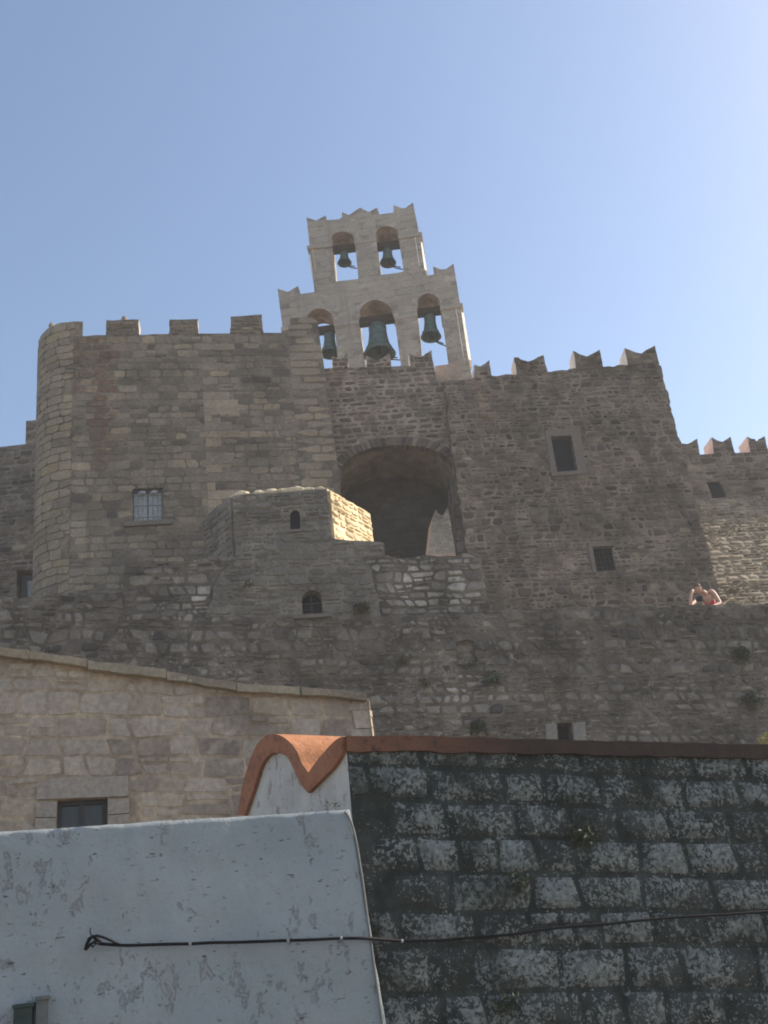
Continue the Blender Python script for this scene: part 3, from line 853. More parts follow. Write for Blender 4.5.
    for i in range(n_):
        j = (i+1)%n_; mb.face((ids[i], ids[j], up[j], up[i]), .4, 1); mb.face((up[i], up[j], apex), .6, 1)
    mb.face(ids[::-1], .5, 1)
    rg = random.Random(3)
    for k in range(17):
        f = rg.random(); p = plan[1].lerp(plan[2], .08+f*.85); s_ = rg.uniform(.06,.15)
        mb.blob((p.x, p.y+.03, zt+.11), s_*1.5, s_, s_*.8, seed=k, sr=.8)
    for k in range(4):
        p = plan[2].lerp(plan[3], .2+.25*k); s_ = rg.uniform(.04,.08)
        mb.blob((p.x-.05, p.y, zt+.10), s_, s_*1.4, s_*.8, seed=k+40, sr=.8)
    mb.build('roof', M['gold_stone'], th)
    # low stub of wall to the right of the sunlit side
    mb = MB()
    st = CH.poly([(329,538),(350,540.5),(370,541),(384,543),(385,556),(385,600),(329,600)], d=-.5)
    mb.prism(lambda u, z, d: CH(u, z, d-.5), st, .0, -.8)
    masonry(mb, lambda u, z, d: CH(u, z, d-.5), st, (), ch=(.12,.22), wr=(.15,.4), gap=.03, relief=.05, jit=.04, seed=61)
    mb.build('wall_stub', M['lit_chapel'], th)
    # swallow-tailed merlon standing alone on the parapet
    mb = MB()
    q = CH.poly([(428,556),(432,519),(435.5,509),(441,518.5),(448,506.5),(451,525),(456,555)], d=-.3)
    mb.prism(lambda u, z, d: CH(u, z, d-.3), q, .0, -.55, side_mi=1)
    masonry(mb, lambda u, z, d: CH(u, z, d-.3), q, (), ch=(.12,.22), wr=(.15,.35), gap=.03, relief=.03, jit=.04, seed=62)
    mb.build('merlon', [M['merlon_grey'], M['pinkwash']], th)
M['pale_edge'] = M['limewash']  # sunlit side edge of the parapet put in as pale colour
M['gold_stone'] = stone_mat('sunny cap stones', [(0.405,0.338,0.240),(0.567,0.468,0.324),(0.675,0.559,0.384)], (0.486,0.403,0.288), bigamt=.3)  # sun on the roof edge put into these brighter stones
M['merlon_grey'] = stone_mat('grey merlon plaster', [(0.216,0.189,0.158),(0.252,0.220,0.185)], (0.234,0.204,0.172), bigamt=.3)
build_chapel()

# ================================================================== merlons
def merlon(parent, wl, pix, thick=.55, d=0., mats=None, seed=1, name='merlon', stones=True):
    p = wl.poly(pix, d); mb = MB()
    p2 = rough(p, .02, .18, seed)
    mp = (lambda u, z, dd: wl(u, z, dd+d))
    mb.prism(mp, p2, 0., -thick, side_mi=1)  # cheeks get a paler limewash, part of their lit look in the colour
    if stones: masonry(mb, mp, p2, (), ch=(.13,.24), wr=(.18,.42), slope=0, gap=.03, relief=.05, jit=.04, split=.2, seed=seed)
    return mb.build(name, mats, parent)

def bounce_roof(parent, wl, top, d0, d1):  # unseen pale roof added to bounce sun onto the merlon cheeks
    m = MB(); m.prism(wl, [(u+.02, z+.03) for u, z in top]+[(u+.02, z-.08) for u, z in top[::-1]], d0, d1); m.build('roof', M['limewash'], parent)
# ================================================================== left tower
LT = Wall(200, 330, 27.0, 10)
def build_left_tower():
    zb = TERR-.5
    top = [(74,336),(105,335),(200,333.5),(288,332.5),(290,318),(308,317),(318,320)]
    tp = LT.poly(top)
    rb = LT.uz(345, 520); rr = tp[-1]
    rbot = (rr[0]+(rb[0]-rr[0])*(rr[1]-zb)/(rr[1]-rb[1]), zb)
    lb_u = LT.uz(76, 560)[0]; 
    base = LT((tp[0][0]+rbot[0])/2, zb, -3)
    th = thing('square_tower', 'grey coursed stone tower with square merlons and a shuttered window', 'tower', base)
    poly = tp+[rbot, (tp[0][0], zb)]
    tp = list(tp)
    win = LT.poly([(132.5,489),(162.5,489.5),(163,520.5),(133.5,521)])
    wu0, wu1, wz0, wz1 = bbox(win); hole = [(wu0,wz0),(wu1,wz0),(wu1,wz1),(wu0,wz1)]
    sill = [(wu0-.25,wz0-.16),(wu1+.28,wz0-.16),(wu1+.28,wz0-.01),(wu0-.25,wz0-.01)]
    q0 = LT.uz(292, 400); qt = LT.uz(287, 334); qb = LT.uz(300, 560)
    mainr = [tp[0], tp[1], tp[2], tp[3], (qt[0], qt[1]), (qb[0]+.2, zb), (tp[0][0], zb)]
    qreg = [qt, tp[4], tp[5], tp[6], rbot, (qb[0]+.2, zb)]
    r2 = rough(poly, .02, .3, 3)
    mb = MB(); mb.prism(LT, r2, 0., -5.5, holes=[hole], hd=.4)
    sl = LT.slope((110,440),(290,436))
    su, sz = LT.uz(103, 390); 
    a0 = LT.uz(88, 360); a1 = LT.uz(112, 445); b0 = LT.uz(76, 345); 
    def sf(u, z, rg):
        s_ = 0
        for px, y0, y1, w in ((103,338,448,.32),(79,338,390,.22),(106,400,470,.25)):
            c = LT.uz(px, (y0+y1)/2)[0]; zt_ = LT.uz(px, y0)[1]; zb_ = LT.uz(px, y1)[1]
            if zb_ < z < zt_: s_ = max(s_, 1-abs(u-c-.1*noise.noise(Vector((0,0,z*2))))/(w*1.6))
        return max(0, min(.85, s_*1.3))
    masonry(mb, LT, mainr, [hole, sill], ch=(.20,.32), wr=(.22,.58), slope=sl, gap=.024, relief=.02, jit=.03, split=.10, seed=71, stf=sf)
    mb.build('wall', M['ash_grey'], th)
    mb = MB()
    masonry(mb, LT, qreg, (), ch=(.26,.34), wr=(.55,1.15), slope=sl, gap=.02, relief=.03, jit=.012, split=.0, seed=72)
    mb.build('quoin_stones', M['quoin'], th)
    # rounded corner on the left, in large pale blocks
    rad = 1.25; ang = R(100)
    c = LT(tp[0][0], 0, -rad)
    def cyl(u, z, d=0.):
        a = -u/rad      # u<0 runs round the corner
        r_ = rad+.26*((z-zb)/(ztop-zb)-.5)
        f = LT(tp[0][0], 0, 0)-LT.n*r_
        return Vector((f.x, f.y, 0))+(LT.n*math.cos(a)-LT.t*math.sin(a))*(r_+d)+Vector((0,0,z))
    # find the arc length that reaches the photograph's left outline
    ztop = LT.uz(62, 321)[1]; zs = LT.uz(75, 334)[1]
    mb = MB(); um = rad*ang; N = 16; topl = []
    for i in range(N+1): topl.append((.25-(um+.25)*i/N, ztop))
    def zt_of(u):
        return ztop+.05*noise.noise(Vector((u*3, 2, 1)))-(.35 if u < -1.5 else 0)
    A = [mb.vert(cyl(u, zt_of(u), -.035)) for u, _ in topl]; B = [mb.vert(cyl(u, zb, -.035)) for u, _ in topl]
    ct = mb.vert((c.x, c.y, ztop))
    for i in range(N):
        mb.face((A[i], A[i+1], B[i+1], B[i])); mb.face((A[i], ct, A[i+1]))
    # right return of the corner turret's raised cap
    e0 = mb.vert(cyl(0, zs, 0)); e1 = mb.vert((c.x, c.y, zs)); mb.face((A[0], e0, e1, ct))
    reg = [(0., zb), (0., ztop), (-1.5, ztop), (-1.52, ztop-.35), (-um, ztop-.35), (-um, zb)][::-1]
    masonry(mb, cyl, reg, (), ch=(.24,.34), wr=(.28,.55), gap=.012, relief=.011, jit=.012, split=.03, seed=73,
            stf=lambda u, z, rg: .7 if rg.random() < .05 else 0.)
    mb.build('corner_turret', M['quoin'], th)
    # toothing of pale blocks from the corner into the wall
    rg = random.Random(9); z = zb+.3
    while z < zs-.4:
        h = rg.uniform(.25,.33); L = rg.choice((.25,.5,.85,1.1))
        if rg.random() < .8:
            reg = [(0.01,z),(L,z+sl*L),(L,z+h-.02+sl*L),(0.01,z+h-.02)]
            mb = MB(); mb.prism(LT, rough(reg, .01, .2, z), .026, -.02, sr=rg.random(), sm=1.); mb.build('corner_block', M['quoin'], th)
        z += h
    # window with shutters
    mb = MB(); mb.prism(LT, sill, .10, -.1, sr=.4, sm=1); mb.build('window_sill', M['surround'], th)
    mb = MB(); um_ = (wu0+wu1)/2
    for a, b in ((wu0+.02, um_-.01), (um_+.01, wu1-.02)):
        for k in range(3):
            x0 = a+(b-a)*k/3; x1 = a+(b-a)*(k+1)/3-.012; mb.box(LT, x0, x1, wz0+.02, wz1-.13, -.12-.008*(k%2), -.2)
        for f in (.2,.55,.85): zz = wz0+(wz1-wz0)*f; mb.box(LT, a, b, zz-.03, zz+.03, -.095, -.13)
    sh = mb.build('window', M['shutter'], th)
    mb = MB(); mb.box(LT, wu0, wu1, wz1-.12, wz1-.01, -.1, -.3, mi=0); mb.build('transom', M['wood'], sh)
    mb = MB()
    for f in (.3,.7): mb.blob(LT(wu0+(wu1-wu0)*f, wz1-.13, -.04), .13, .06, .06, seed=f*9, amp=.4)
    mb.build('white_bundle', M['clip'], sh)  # white highlights at the window top, shaped as pale blobs
    # merlons
    bounce_roof(th, LT, tp[:4], -.7, -5.3)
    mats = [M['ash_grey'], M['lime_dark']]
    for i, q in enumerate(([(105.5,336),(106.5,320),(139,319.5),(139.5,336)], [(168.5,335),(169.5,319.5),(198,319),(198.5,335)], [(230,334.5),(230.5,316.5),(262,314.5),(264,334)])):
        merlon(th, LT, q, .6, -.0, mats, seed=80+i)
    # knobs on the top
    for x, p in ((1, cyl(-.85, ztop+.10, -.12)), (2, LT(LT.uz(124, 317, -.3)[0], LT.uz(124, 319.6, -.3)[1], -.3))):
        m = MB(); m.blob((p.x, p.y, p.z), .10, .10, .13, seed=x, amp=.3); m.build('knob_stone', M['quoin'], th)
M['lime_dark'] = stone_mat('weathered merlon cheek', [(.42,.37,.3)]*2, (.42,.365,.30), bigamt=.3)
build_left_tower()

# ================================================================== right tower and arched bay
RT = Wall(560, 400, 28.6, 5)
CT = Wall(560, 400, 28.6, 5, off=-.45)
def build_right_tower():
    zb = TERR-.5
    tp = RT.poly([(443,381),(462,380),(476,377),(492,375.5),(570,369),(655,362.5),(661,366)])
    rt_b = RT.uz(722, 600); a = tp[-1]
    rbot = (a[0]+(rt_b[0]-a[0])*(a[1]-zb)/(a[1]-rt_b[1]), zb)
    lbot = (RT.uz(459, 560)[0]+.1, zb)
    poly = tp+[rbot, lbot]
    base = RT((tp[0][0]+tp[-1][0])/2, zb, -3)
    th = thing('rubble_tower', 'large brown rubble tower with swallow-tailed merlons and two small dark windows', 'tower', base)
    wA = RT.poly([(550.5,437),(571,436),(577.5,471),(557,472.5)]); wB = RT.poly([(590.5,547.5),(612,546.5),(616,570),(594.5,571.5)])
    fA = RT.poly([(544.5,431),(579.5,428),(586.5,474),(551.5,477)]); fB = RT.poly([(584,541),(616,539),(622,575),(590,577)])
    holes = [wA, wB]
    r2 = rough(poly, .045, .13, 12)
    mb = MB(); mb.prism(RT, r2, 0., -4.5, holes=holes, hd=.55)
    sl = RT.slope((470,500),(690,492))
    def sf(u, z, rg): return max(0., noise.noise(Vector((u*.6, z*.6, 9.)))*1.6)*rg.uniform(.2,1)
    masonry(mb, RT, r2, [fA, wB], ch=(.13,.30), wr=(.15,.38), slope=sl, gap=.055, relief=.04, jit=.075, split=.3, seed=91, stf=sf)
    mb.build('wall', M['rub_brown'], th)
    def surround(f, w, lab=None):
        m = MB(); m.prism(RT, f, .05, -.1, holes=[w], through=True, sr=.5, sm=1.); return m.build('window_surround', M['surround'], th)
    s1 = surround(fA, wA)
    mb = MB(); mb.prism(RT, wA, -.20, -.3); mb.build('pane', M['void'], s1)  # near-black sheet in place of the room's shade
    mb = MB(); mb.prism(RT, RT.poly([(588,547.8),(592,547.6),(596.5,573),(592.5,573.3)]), .06, -.05, sr=.4, sm=1); mb.prism(RT, RT.poly([(587,543),(614,541.5),(614.5,546.5),(588,547.6)]), .065, -.05, sr=.2, sm=1)
    s2 = mb.build('window_surround', M['surround'], th)
    mb = MB(); mb.prism(RT, wB, -.14, -.2); mb.build('pane', M['void'], s2)  # painted darkness behind the grille
    u0, u1, z0, z1 = bbox(wB); mb = MB()
    for k in range(1, 5): u = u0+(u1-u0)*k/5; mb.tube([RT(u, z0, -.08), RT(u, z1, -.08)], .014, 6)
    for k in range(1, 5): z = z0+(z1-z0)*k/5; mb.tube([RT(u0, z, -.08), RT(u1, z, -.08)], .012, 6)
    mb.build('window_grille', M['iron'], s2)
    bounce_roof(th, RT, tp[2:6], -.8, -4.4)
    mats = [M['rub_brown'], M['limewash']]
    ms = [[(474,379),(474,364.5),(480,366.5),(489.5,360),(492.5,378)],
          [(516.5,376),(514,357),(528,361.5),(543.5,355),(548,374)],
          [(576,371.5),(573,350.5),(587,356.5),(599.5,349.5),(603.5,369)],
          [(628,367.5),(624.5,348),(641.5,353.5),(646,350),(655,345.5),(659.5,364)]]
    for i, q in enumerate(ms): merlon(th, RT, q, .75, -.0, mats, seed=100+i)
    # low plastered block beside the belfry
    mb = MB(); q = RT.poly([(436,385),(435,366),(461,362.5),(463,385)], d=-.6)
    mb.prism(lambda u, z, d: RT(u, z, d-.6), q, 0., -1.2, mi=0, side_mi=0); mb.build('parapet_block', M['pinkwash'], th)
build_right_tower()

def build_bay():
    zb = TERR-.5
    base = CT(CT.uz(390, 400)[0], zb, -2)
    th = thing('arched_bay', 'stone wall between the towers pierced by a deep dark arch', 'wall', base)
    top = CT.poly([(300,371),(330,368),(352,367.5),(366,367),(392,366.5),(409,366),(434,368),(436,381),(452,380),(470,379)])
    poly = top+[(CT.uz(478,560)[0], zb), (CT.uz(325,560)[0]-.5, zb)]
    ap = [(340.5,600),(340,480),(340.5,468),(348,460),(358,453.5),(372,448.5),(390,446),(408,446),(424,448),(438,452.5),(448,458.5),(452.5,465),(456,500),(462,600)]
    hole = CT.poly(ap)
    oh = CT.poly([(333,600),(331,480),(332,463),(342,454.5),(354,446.5),(370,440.5),(390,437.5),(410,437.5),(428,440),(443,445.5),(455,453),(460,462),(464,500),(470,600)])
    r2 = rough(top, .05, .2, 15, closed=False)+poly[len(top):]
    mb = MB(); mb.prism(CT, r2, 0., -5., holes=[hole], hd=2.2, cap_mi=1)  # arch back in darker rubble, the recess shade put into its colour
    sl = CT.slope((340,400),(440,394))
    masonry(mb, CT, r2, [oh], ch=(.14,.26), wr=(.18,.45), slope=sl, gap=.075, relief=.03, jit=.05, split=.15, seed=111, stf=lambda u, z, rg: max(0, noise.noise(Vector((u, z, 4))))*rg.random())
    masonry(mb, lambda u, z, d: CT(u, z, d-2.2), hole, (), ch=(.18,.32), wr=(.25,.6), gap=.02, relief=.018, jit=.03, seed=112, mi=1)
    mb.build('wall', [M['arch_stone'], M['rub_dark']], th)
    # voussoirs
    mb = MB(); rg = random.Random(2)
    inn = hole[2:12]; ou = oh[2:12]
    def along(p, t):
        L = [0]
        for a, b in zip(p, p[1:]): L.append(L[-1]+math.dist(a, b))
        s_ = t*L[-1]
        for i in range(len(p)-1):
            if s_ <= L[i+1]+1e-9: f = (s_-L[i])/(L[i+1]-L[i]); return (p[i][0]+(p[i+1][0]-p[i][0])*f, p[i][1]+(p[i+1][1]-p[i][1])*f)
        return p[-1]
    n = 26
    for k in range(n):
        a, b = (k+.1)/n, (k+.9)/n
        q = [along(inn, a), along(inn, b), along(ou, b), along(ou, a)]
        mb.prism(CT, q, .04+.03*rg.random(), -.25, sr=rg.random(), sm=1.)
    for k in range(10):       # jambs of the arch
        for s_, x0, x1 in ((0, 331, 340), (1, 453.5+k*.6, 461+k*.6)):
            y = 470+k*12; q = CT.poly([(x0, y), (x1-.4, y), (x1-.1, y+11), (x0+.3, y+11)])
            mb.prism(CT, q, .03+.03*rg.random(), -.2, sr=rg.random(), sm=1.)
    mb.build('voussoirs', M['arch_stone'], th)
    bounce_roof(th, CT, top[1:7], -.6, -3.)
    mats = [M['arch_stone'], M['limewash']]
    for i, q in enumerate(([(333,371),(332,356),(339,359.5),(347.5,352.5),(349,371)], [(366.5,370),(366,355.5),(377,361),(390,353.5),(392,370)], [(410.5,370),(409,353.5),(420,358),(431.5,350),(434.5,370)])):
        merlon(th, CT, q, .5, 0., mats, seed=120+i)
build_bay()

# ================================================================== belfry
BT = Wall(370, 300, 33.0, -4)
BTH = 1.05
def build_belfry():
    zb = TERR
    pt = lambda x, y: BT.uz(x, y)
    outl = [(306.5,217.5),(316,220.5),(325.5,215.5),(327.5,221.5),(341.5,219),(342,212),(349,215),(360,207.5),(368.5,212),(377,207.5),(379.5,214.5),(393.5,212.5),(393.5,205),(404,209),(413,202.5),
            (420.5,240),(425.5,276),(434,274.5),(433,266.5),(444,270.5),(453.5,263.5),(460,303),(468.5,360)]
    left = [(287,362),(277.5,288.5),(287.5,292),(298,286),(300.5,294),(314.5,292)]
    top = BT.poly(left+outl)
    poly = top+[(top[-1][0]+.3, zb), (top[0][0]-.3, zb)]
    base = BT((top[0][0]+top[-1][0])/2, zb, -.5)
    th = thing('belfry', 'pale stone bell gable with two tiers of arched openings and jagged crown', 'belfry', base)
    def op(bl, br, sl_, sr_, tp):
        a, b, c, d, e = [BT.uz(*q) for q in (bl, br, sr_, sl_, tp)]
        return [a, b]+arc(c, e, d, 12)
    holes = [op((334.5,281.5),(358.5,279),(331,241),(354.5,238.5),(340.5,231.5)),
             op((380.5,275),(403.5,272),(375.5,236.5),(398.5,233),(385,226)),
             op((365.5,372),(401.5,370),(358,321),(394.5,318),(374,300)),
             op((423.5,372),(449,368),(416.5,308),(440.5,304.5),(427,293.5)),
             op((312,373),(339,371),(306,323),(334,320.5),(318,308.5))]
    mb = MB(); mb.prism(BT, poly, 0., -BTH, holes=holes, through=True, side_mi=1, hole_mi=1, arc_mi=2)
    masonry(mb, BT, poly, holes, ch=(.26,.36), wr=(.5,1.0), gap=.012, relief=.014, jit=.012, split=.04, seed=131)
    mb.build('wall', [M['belfry'], M['belfry_side'], M['soffit']], th)
    # string courses at the springings
    def ledge(x0, y0, x1, y1, e0, e1):
        a = BT.uz(x0, y0); b = BT.uz(x1, y1); h = .17; pr = .08 if max(e0, e1) > .05 else .035
        m = MB(); m.prism(BT, [(a[0]-e0, a[1]-h), (b[0]+e1, b[1]-h), (b[0]+e1, b[1]), (a[0]-e0, a[1])], pr, -BTH-.09, sr=.3, sm=1.)
        m.build('string_course', M['belfry'], th)
    ledge(309.5,246.5,331,244.5,.10,.02); ledge(354.5,241.5,375.5,238.5,.02,.02); ledge(398.5,236.5,419.5,233.5,.02,.10)
    ledge(334,323,358,320.5,.02,.02); ledge(394.5,317,416.5,313,.02,.02); ledge(440.5,308,459.5,304.5,.02,.12); ledge(283,328,306,326,.08,.02)
    # pale splayed strips added to catch the sun below the string courses
    def splay(x0, y0, x1, y1, w, sgn):
        a = BT.uz(x0, y0); b = BT.uz(x1, y1); m = MB(); vs = []
        for u, z in (a, b):
            vs.append([m.vert(BT(u-sgn*.16, z, .05)), m.vert(BT(u+sgn*w, z, -.36)), m.vert(BT(u+sgn*w, z, -BTH)), m.vert(BT(u-sgn*.16, z, -BTH))])
        A, B = vs
        for i in range(4):
            j = (i+1)%4; m.face((A[i], A[j], B[j], B[i]) if sgn > 0 else (A[j], A[i], B[i], B[j]))
        m.face(A[::-1] if sgn > 0 else A); m.face(B if sgn > 0 else B[::-1]); m.build('side_strip', M['limewash'], th, recalc=True)
    splay(418.5,237,423,266,.13,1); splay(459.5,308,467,356,.15,1); splay(309,250,312.5,272,.08,-1)
M['belfry_side'] = stone_mat('belfry limewash', [(.42,.37,.31)]*2, (.42,.37,.31), bigamt=.2, mortar_var=.12)
build_belfry()

def bell(x, ytop, ylip, half, label, tilt=0., lever=None, beam_w=1.0):
    dd = -.5
    a = BT.uz(x, ytop, dd); b = BT.uz(x, ylip, dd)
    top = BT(a[0], a[1], dd); lip = BT(b[0], b[1], dd)
    s_ = ray(x, ylip); px = (lip.dot(Vector((0, math.cos(PITCH), math.sin(PITCH)))))/FOC
    r = half*px; h = a[1]-b[1]
    h = max(h, 1.3*r)
    th = thing('church_bell', label, 'bell', (lip.x, lip.y, lip.z), 'bells hanging in the belfry')
    ax = Matrix.Rotation(tilt, 3, 'Y')
    prof = [(0.001,h),(.30*r,h*.995),(.46*r,h*.96),(.52*r,h*.88),(.55*r,h*.7),(.60*r,h*.5),(.68*r,h*.3),(.80*r,h*.15),(.93*r,h*.05),(1.0*r,0.),(.97*r,-.012),(.88*r,.015),(.74*r,h*.16),(.6*r,h*.32),(.5*r,h*.6),(.45*r,h*.85),(0.001,h*.9)]
    mb = MB(); mb.lathe((lip.x, lip.y, lip.z), prof, 32, ax); o = mb.build('bell_body', M['bronze'], th, smooth=True)
    for z, rr in ((.9,.525),(.84,.54),(.2,.77),(.14,.82)):
        mb = MB(); mb.lathe((lip.x, lip.y, lip.z), [(rr*r-.004,h*z-.015),(rr*r+.014,h*z-.008),(rr*r+.014,h*z+.008),(rr*r-.004,h*z+.015)], 32, ax); mb.build('rim_band', M['bronze'], o, smooth=True)
    c = Vector((lip.x, lip.y, lip.z))
    mb = MB(); mb.tube([c+ax@Vector((0,0,h*.88)), c+ax@Vector((.02,0,h*.4)), c+ax@Vector((.03,0,-.05))], [.02,.025,.03], 8)
    mb.blob(c+ax@Vector((.03,0,-.06)), .13*r+.03, .13*r+.03, .13*r+.04, amp=.05, n=12, m=8); mb.build('clapper', M['iron'], th, smooth=True)
    mb = MB(); yk = c+ax@Vector((0,0,h))
    w = beam_w*r
    mb.box(lambda u, z, d: yk+Vector((u, -d, z)), -w, w, .04, .04+max(.26, .38*r+.06), .15, -.15)
    for q in (-.25, .25): mb.box(lambda u, z, d: yk+Vector((u, -d, z)), q*r-.03, q*r+.03, -.04, .08+.4*r, .17, -.17)
    mb.build('headstock', M['oak'], th)
    if lever:
        mb = MB()
        for off in (0., .14):
            e = BT(*BT.uz(*lever, dd-.1), dd-.1)+Vector((-off*.6, 0, off*.9))
            s0 = c+ax@Vector((.03, -.05, -.06+off*.6))
            mid = s0.lerp(e, .5)+Vector((0, 0, -.09)); mb.tube([s0, s0.lerp(mid, .6)+Vector((0,0,-.04)), mid, mid.lerp(e, .6), e], .026, 6)
        mb.build('striker_arm', M['iron'], th, smooth=True)
bell(344.5, 252, 263, 7.2, 'smallest bell, in the left opening of the upper tier', R(4), (357,268.5), 1.9)
bell(388, 249, 263, 8.3, 'small bell in the right opening of the upper tier', R(5), (403,269.5), 1.7)
bell(379.5, 324, 354.5, 16.5, 'large green bell in the middle opening of the lower tier', R(3), (400,360), 1.2)
bell(431, 315, 337, 10.5, 'dark bell in the right opening of the lower tier', R(5), (446,346), 1.35)
bell(330, 333, 354, 10, 'bell half hidden behind the square tower corner', R(4), (341,362), 1.15)

# ================================================================== far walls
def build_far_right():
    FR = Wall(730, 470, 36.0, 8)
    zs = FR.uz(735, 499)[1]
    zb = TERR-.3
    top = FR.poly([(600,462),(690,455),(720,453.5),(768,451.5),(1200,432)])
    base = FR(FR.uz(768, 480)[0], zb, -2)
    th = thing('curtain_wall', 'far brown curtain wall with sloping foot right of the rubble tower', 'wall', base)
    poly = top+[(top[-1][0], zs), (top[0][0], zs)]
    hole = FR.poly([(706.5,482),(720,481.5),(728,498),(713,499)])
    mb = MB(); mb.prism(FR, poly, 0., -4., holes=[hole], hd=.5, side_mi=0)
    masonry(mb, FR, poly, [hole], ch=(.16,.3), wr=(.22,.55), gap=.05, relief=.03, jit=.06, split=.25, seed=141, slope=FR.slope((690,470),(768,466)))
    w = mb.build('wall', M['rub_brown'], th)
    mb = MB(); mb.prism(FR, hole, -.15, -.2); mb.build('pane', M['void'], w)  # dark sheet standing for shade in the opening
    # battered foot
    BA = Wall(730, 470, 36.0, 8, off=.06, batter=.72, z0=zs)
    u0, u1 = top[0][0], top[-1][0]
    def wv(u): return .12*noise.noise(Vector((u*.7, 3, 1)))
    reg = [(u0, zb), (u1, zb), (u1, zs+.05), (u0, zs+.12)]
    reg = rough(reg, .05, .3, 17)
    mb = MB(); mb.prism(BA, reg, 0., -.3)
    masonry(mb, BA, reg, (), ch=(.12,.26), wr=(.16,.42), gap=.04, relief=.10, jit=.06, split=.3, seed=142, slope=FR.slope((700,560),(768,556)))
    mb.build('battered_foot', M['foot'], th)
    bounce_roof(th, FR, top, -.95, -3.9)
    mats = [M['rub_brown'], M['pinklime']]
    for i, q in enumerate(([(676,456),(675,442),(687,444),(697.5,438.5),(700,455)], [(714,455),(711.5,437),(722,442),(730.5,436.5),(735,453.5)], [(750.5,453),(747,436.5),(757,441),(764.5,436),(769,452)], [(785,451),(782,435.5),(792,440),(799.5,435),(804,450)], [(820,449.5),(817,434),(827,438.5),(834.5,433.5),(839,448.5)], [(855,448),(852,432.5),(862,437),(869.5,432),(874,447)])):
        merlon(th, FR, q, .9, 0., mats, seed=150+i)
M['foot'] = stone_mat('sun bleached footing stone', [(0.246,0.204,0.152),(0.312,0.256,0.187),(0.353,0.288,0.211),(0.205,0.168,0.129)], (0.279,0.224,0.156), bigamt=.35)  # grazing sun on the foot put into a paler stone colour
build_far_right()
def build_far_left():
    FL = Wall(10, 500, 34.0, 4)
    zb = TERR-.3
    top = FL.poly([(-400,484),(0,447),(25.5,444),(26,421),(40,419.5),(80,418)])
    poly = top+[(top[-1][0], zb), (top[0][0], zb)]
    th = thing('side_wall', 'dark far wall left of the square tower with a small doorway', 'wall', FL((top[0][0]+top[-1][0])/2, zb, -1))
    hole = FL.poly([(16,571),(36,569.5),(60,640),(16,640)]); hole = FL.poly([(16.5,570),(42,569),(44,640),(17.5,640)])
    mb = MB(); mb.prism(FL, poly, 0., -3., holes=[hole], hd=.5)
    masonry(mb, FL, poly, [hole], ch=(.15,.28), wr=(.2,.55), gap=.05, relief=.03, jit=.06, split=.25, seed=161, slope=0.)
    w = mb.build('wall', M['rub_brown'], th)
    a = FL.uz(19.5, 575, -.2); b = FL.uz(44, 600, -.2)
    mb = MB(); q = FL.poly([(22,577),(42,576),(44,640),(23,640)], d=-.3)
    mb.prism(lambda u, z, d: FL(u, z, d-.3), q, 0., -.06); dr = mb.build('door', M['wood'], th)
    mb = MB(); q = FL.poly([(27.5,581),(34.5,580.5),(35,597),(28,597)], d=-.27)
    mb.prism(lambda u, z, d: FL(u, z, d-.27), q, 0., -.03); mb.build('pane', M['shutter'], dr)
build_far_left()

# ================================================================== plants
def weed(px, py, wl, size, mat, label, seed, up=.6, n=70, leafs=.06, name='weed', d0=.05, droop=0.):
    rg = random.Random(seed); c = wl(*wl.uz(px, py, d0), d0)
    mb = MB()
    for k in range(n):
        dr = Vector((rg.gauss(0,1)*wl.t.x, rg.gauss(0,1)*wl.t.y, 0))+wl.n*abs(rg.gauss(0,.55))+Vector((0,0,rg.gauss(up,.7)-droop))
        dr = dr.normalized()*size*rg.random()**.6
        p = c+dr; L = leafs*rg.uniform(.6,1.4)
        a = Vector((rg.gauss(0,1), rg.gauss(0,1), rg.gauss(.3,1))).normalized(); b = a.cross(Vector((rg.gauss(0,1), rg.gauss(0,1), rg.gauss(0,1)))).normalized()
        ids = [mb.vert(p-a*L), mb.vert(p+b*L*.35), mb.vert(p+a*L), mb.vert(p-b*L*.35)]
        mb.face(ids, rg.random())
        if k % 5 == 0: mb.tube([c, c.lerp(p, .5)+Vector((0,0,size*.06)), p], .006*(size/.3), 4)
    o = mb.build(name, mat, base=c); return tag(o, label, 'plant')
weed(467, 665, RW, .13, M['leafdry'], 'dull weed at the foot of the small dark niche in the retaining wall', 1, n=45, leafs=.045, droop=.2)
weed(493, 681, RW, .24, M['leaf'], 'small green weed on the retaining wall just below and right of the dark niche', 2, n=80, leafs=.06, droop=.4)
weed(478, 729, RW, .20, M['leaf'], 'dark green weed just above the orange coping', 3, n=130, leafs=.07)
weed(425, 686, RW, .18, M['leafdry'], 'dry weed halfway up the retaining wall', 4, n=60, leafs=.05)
weed(404, 662, RW, .17, M['leafdry'], 'dry weed high on the retaining wall below the chapel corner', 5, n=60, leafs=.05)
weed(362, 611, CH, .22, M['leafdry'], 'dark weed beside the chapel apse wall', 6, n=130, leafs=.06, d0=.12)
weed(249, 586, CH, .14, M['leafdry'], 'thin weed in the pale patch left of the arched window', 7, n=50, leafs=.05, d0=.28)
weed(741, 655, RW, .22, M['leaf'], 'upper dark plant growing on the retaining wall by the photo edge', 8, n=120, leafs=.07, droop=.5)
weed(752, 700, RW, .24, M['leaf'], 'lower dark plant growing on the retaining wall by the photo edge', 9, n=120, leafs=.07, droop=.5)
weed(583, 836, DK, .12, M['leaf'], 'dark moss tuft in the middle of the dark stone wall', 10, n=110, leafs=.022, droop=.6)
weed(520, 882, DK, .09, M['leaf'], 'dark tuft above the cable on the dark stone wall', 11, n=80, leafs=.022, droop=.6)
weed(508, 1004, DK, .11, M['leaf'], 'dark tuft below the cable on the dark stone wall', 12, n=90, leafs=.022, droop=.5)
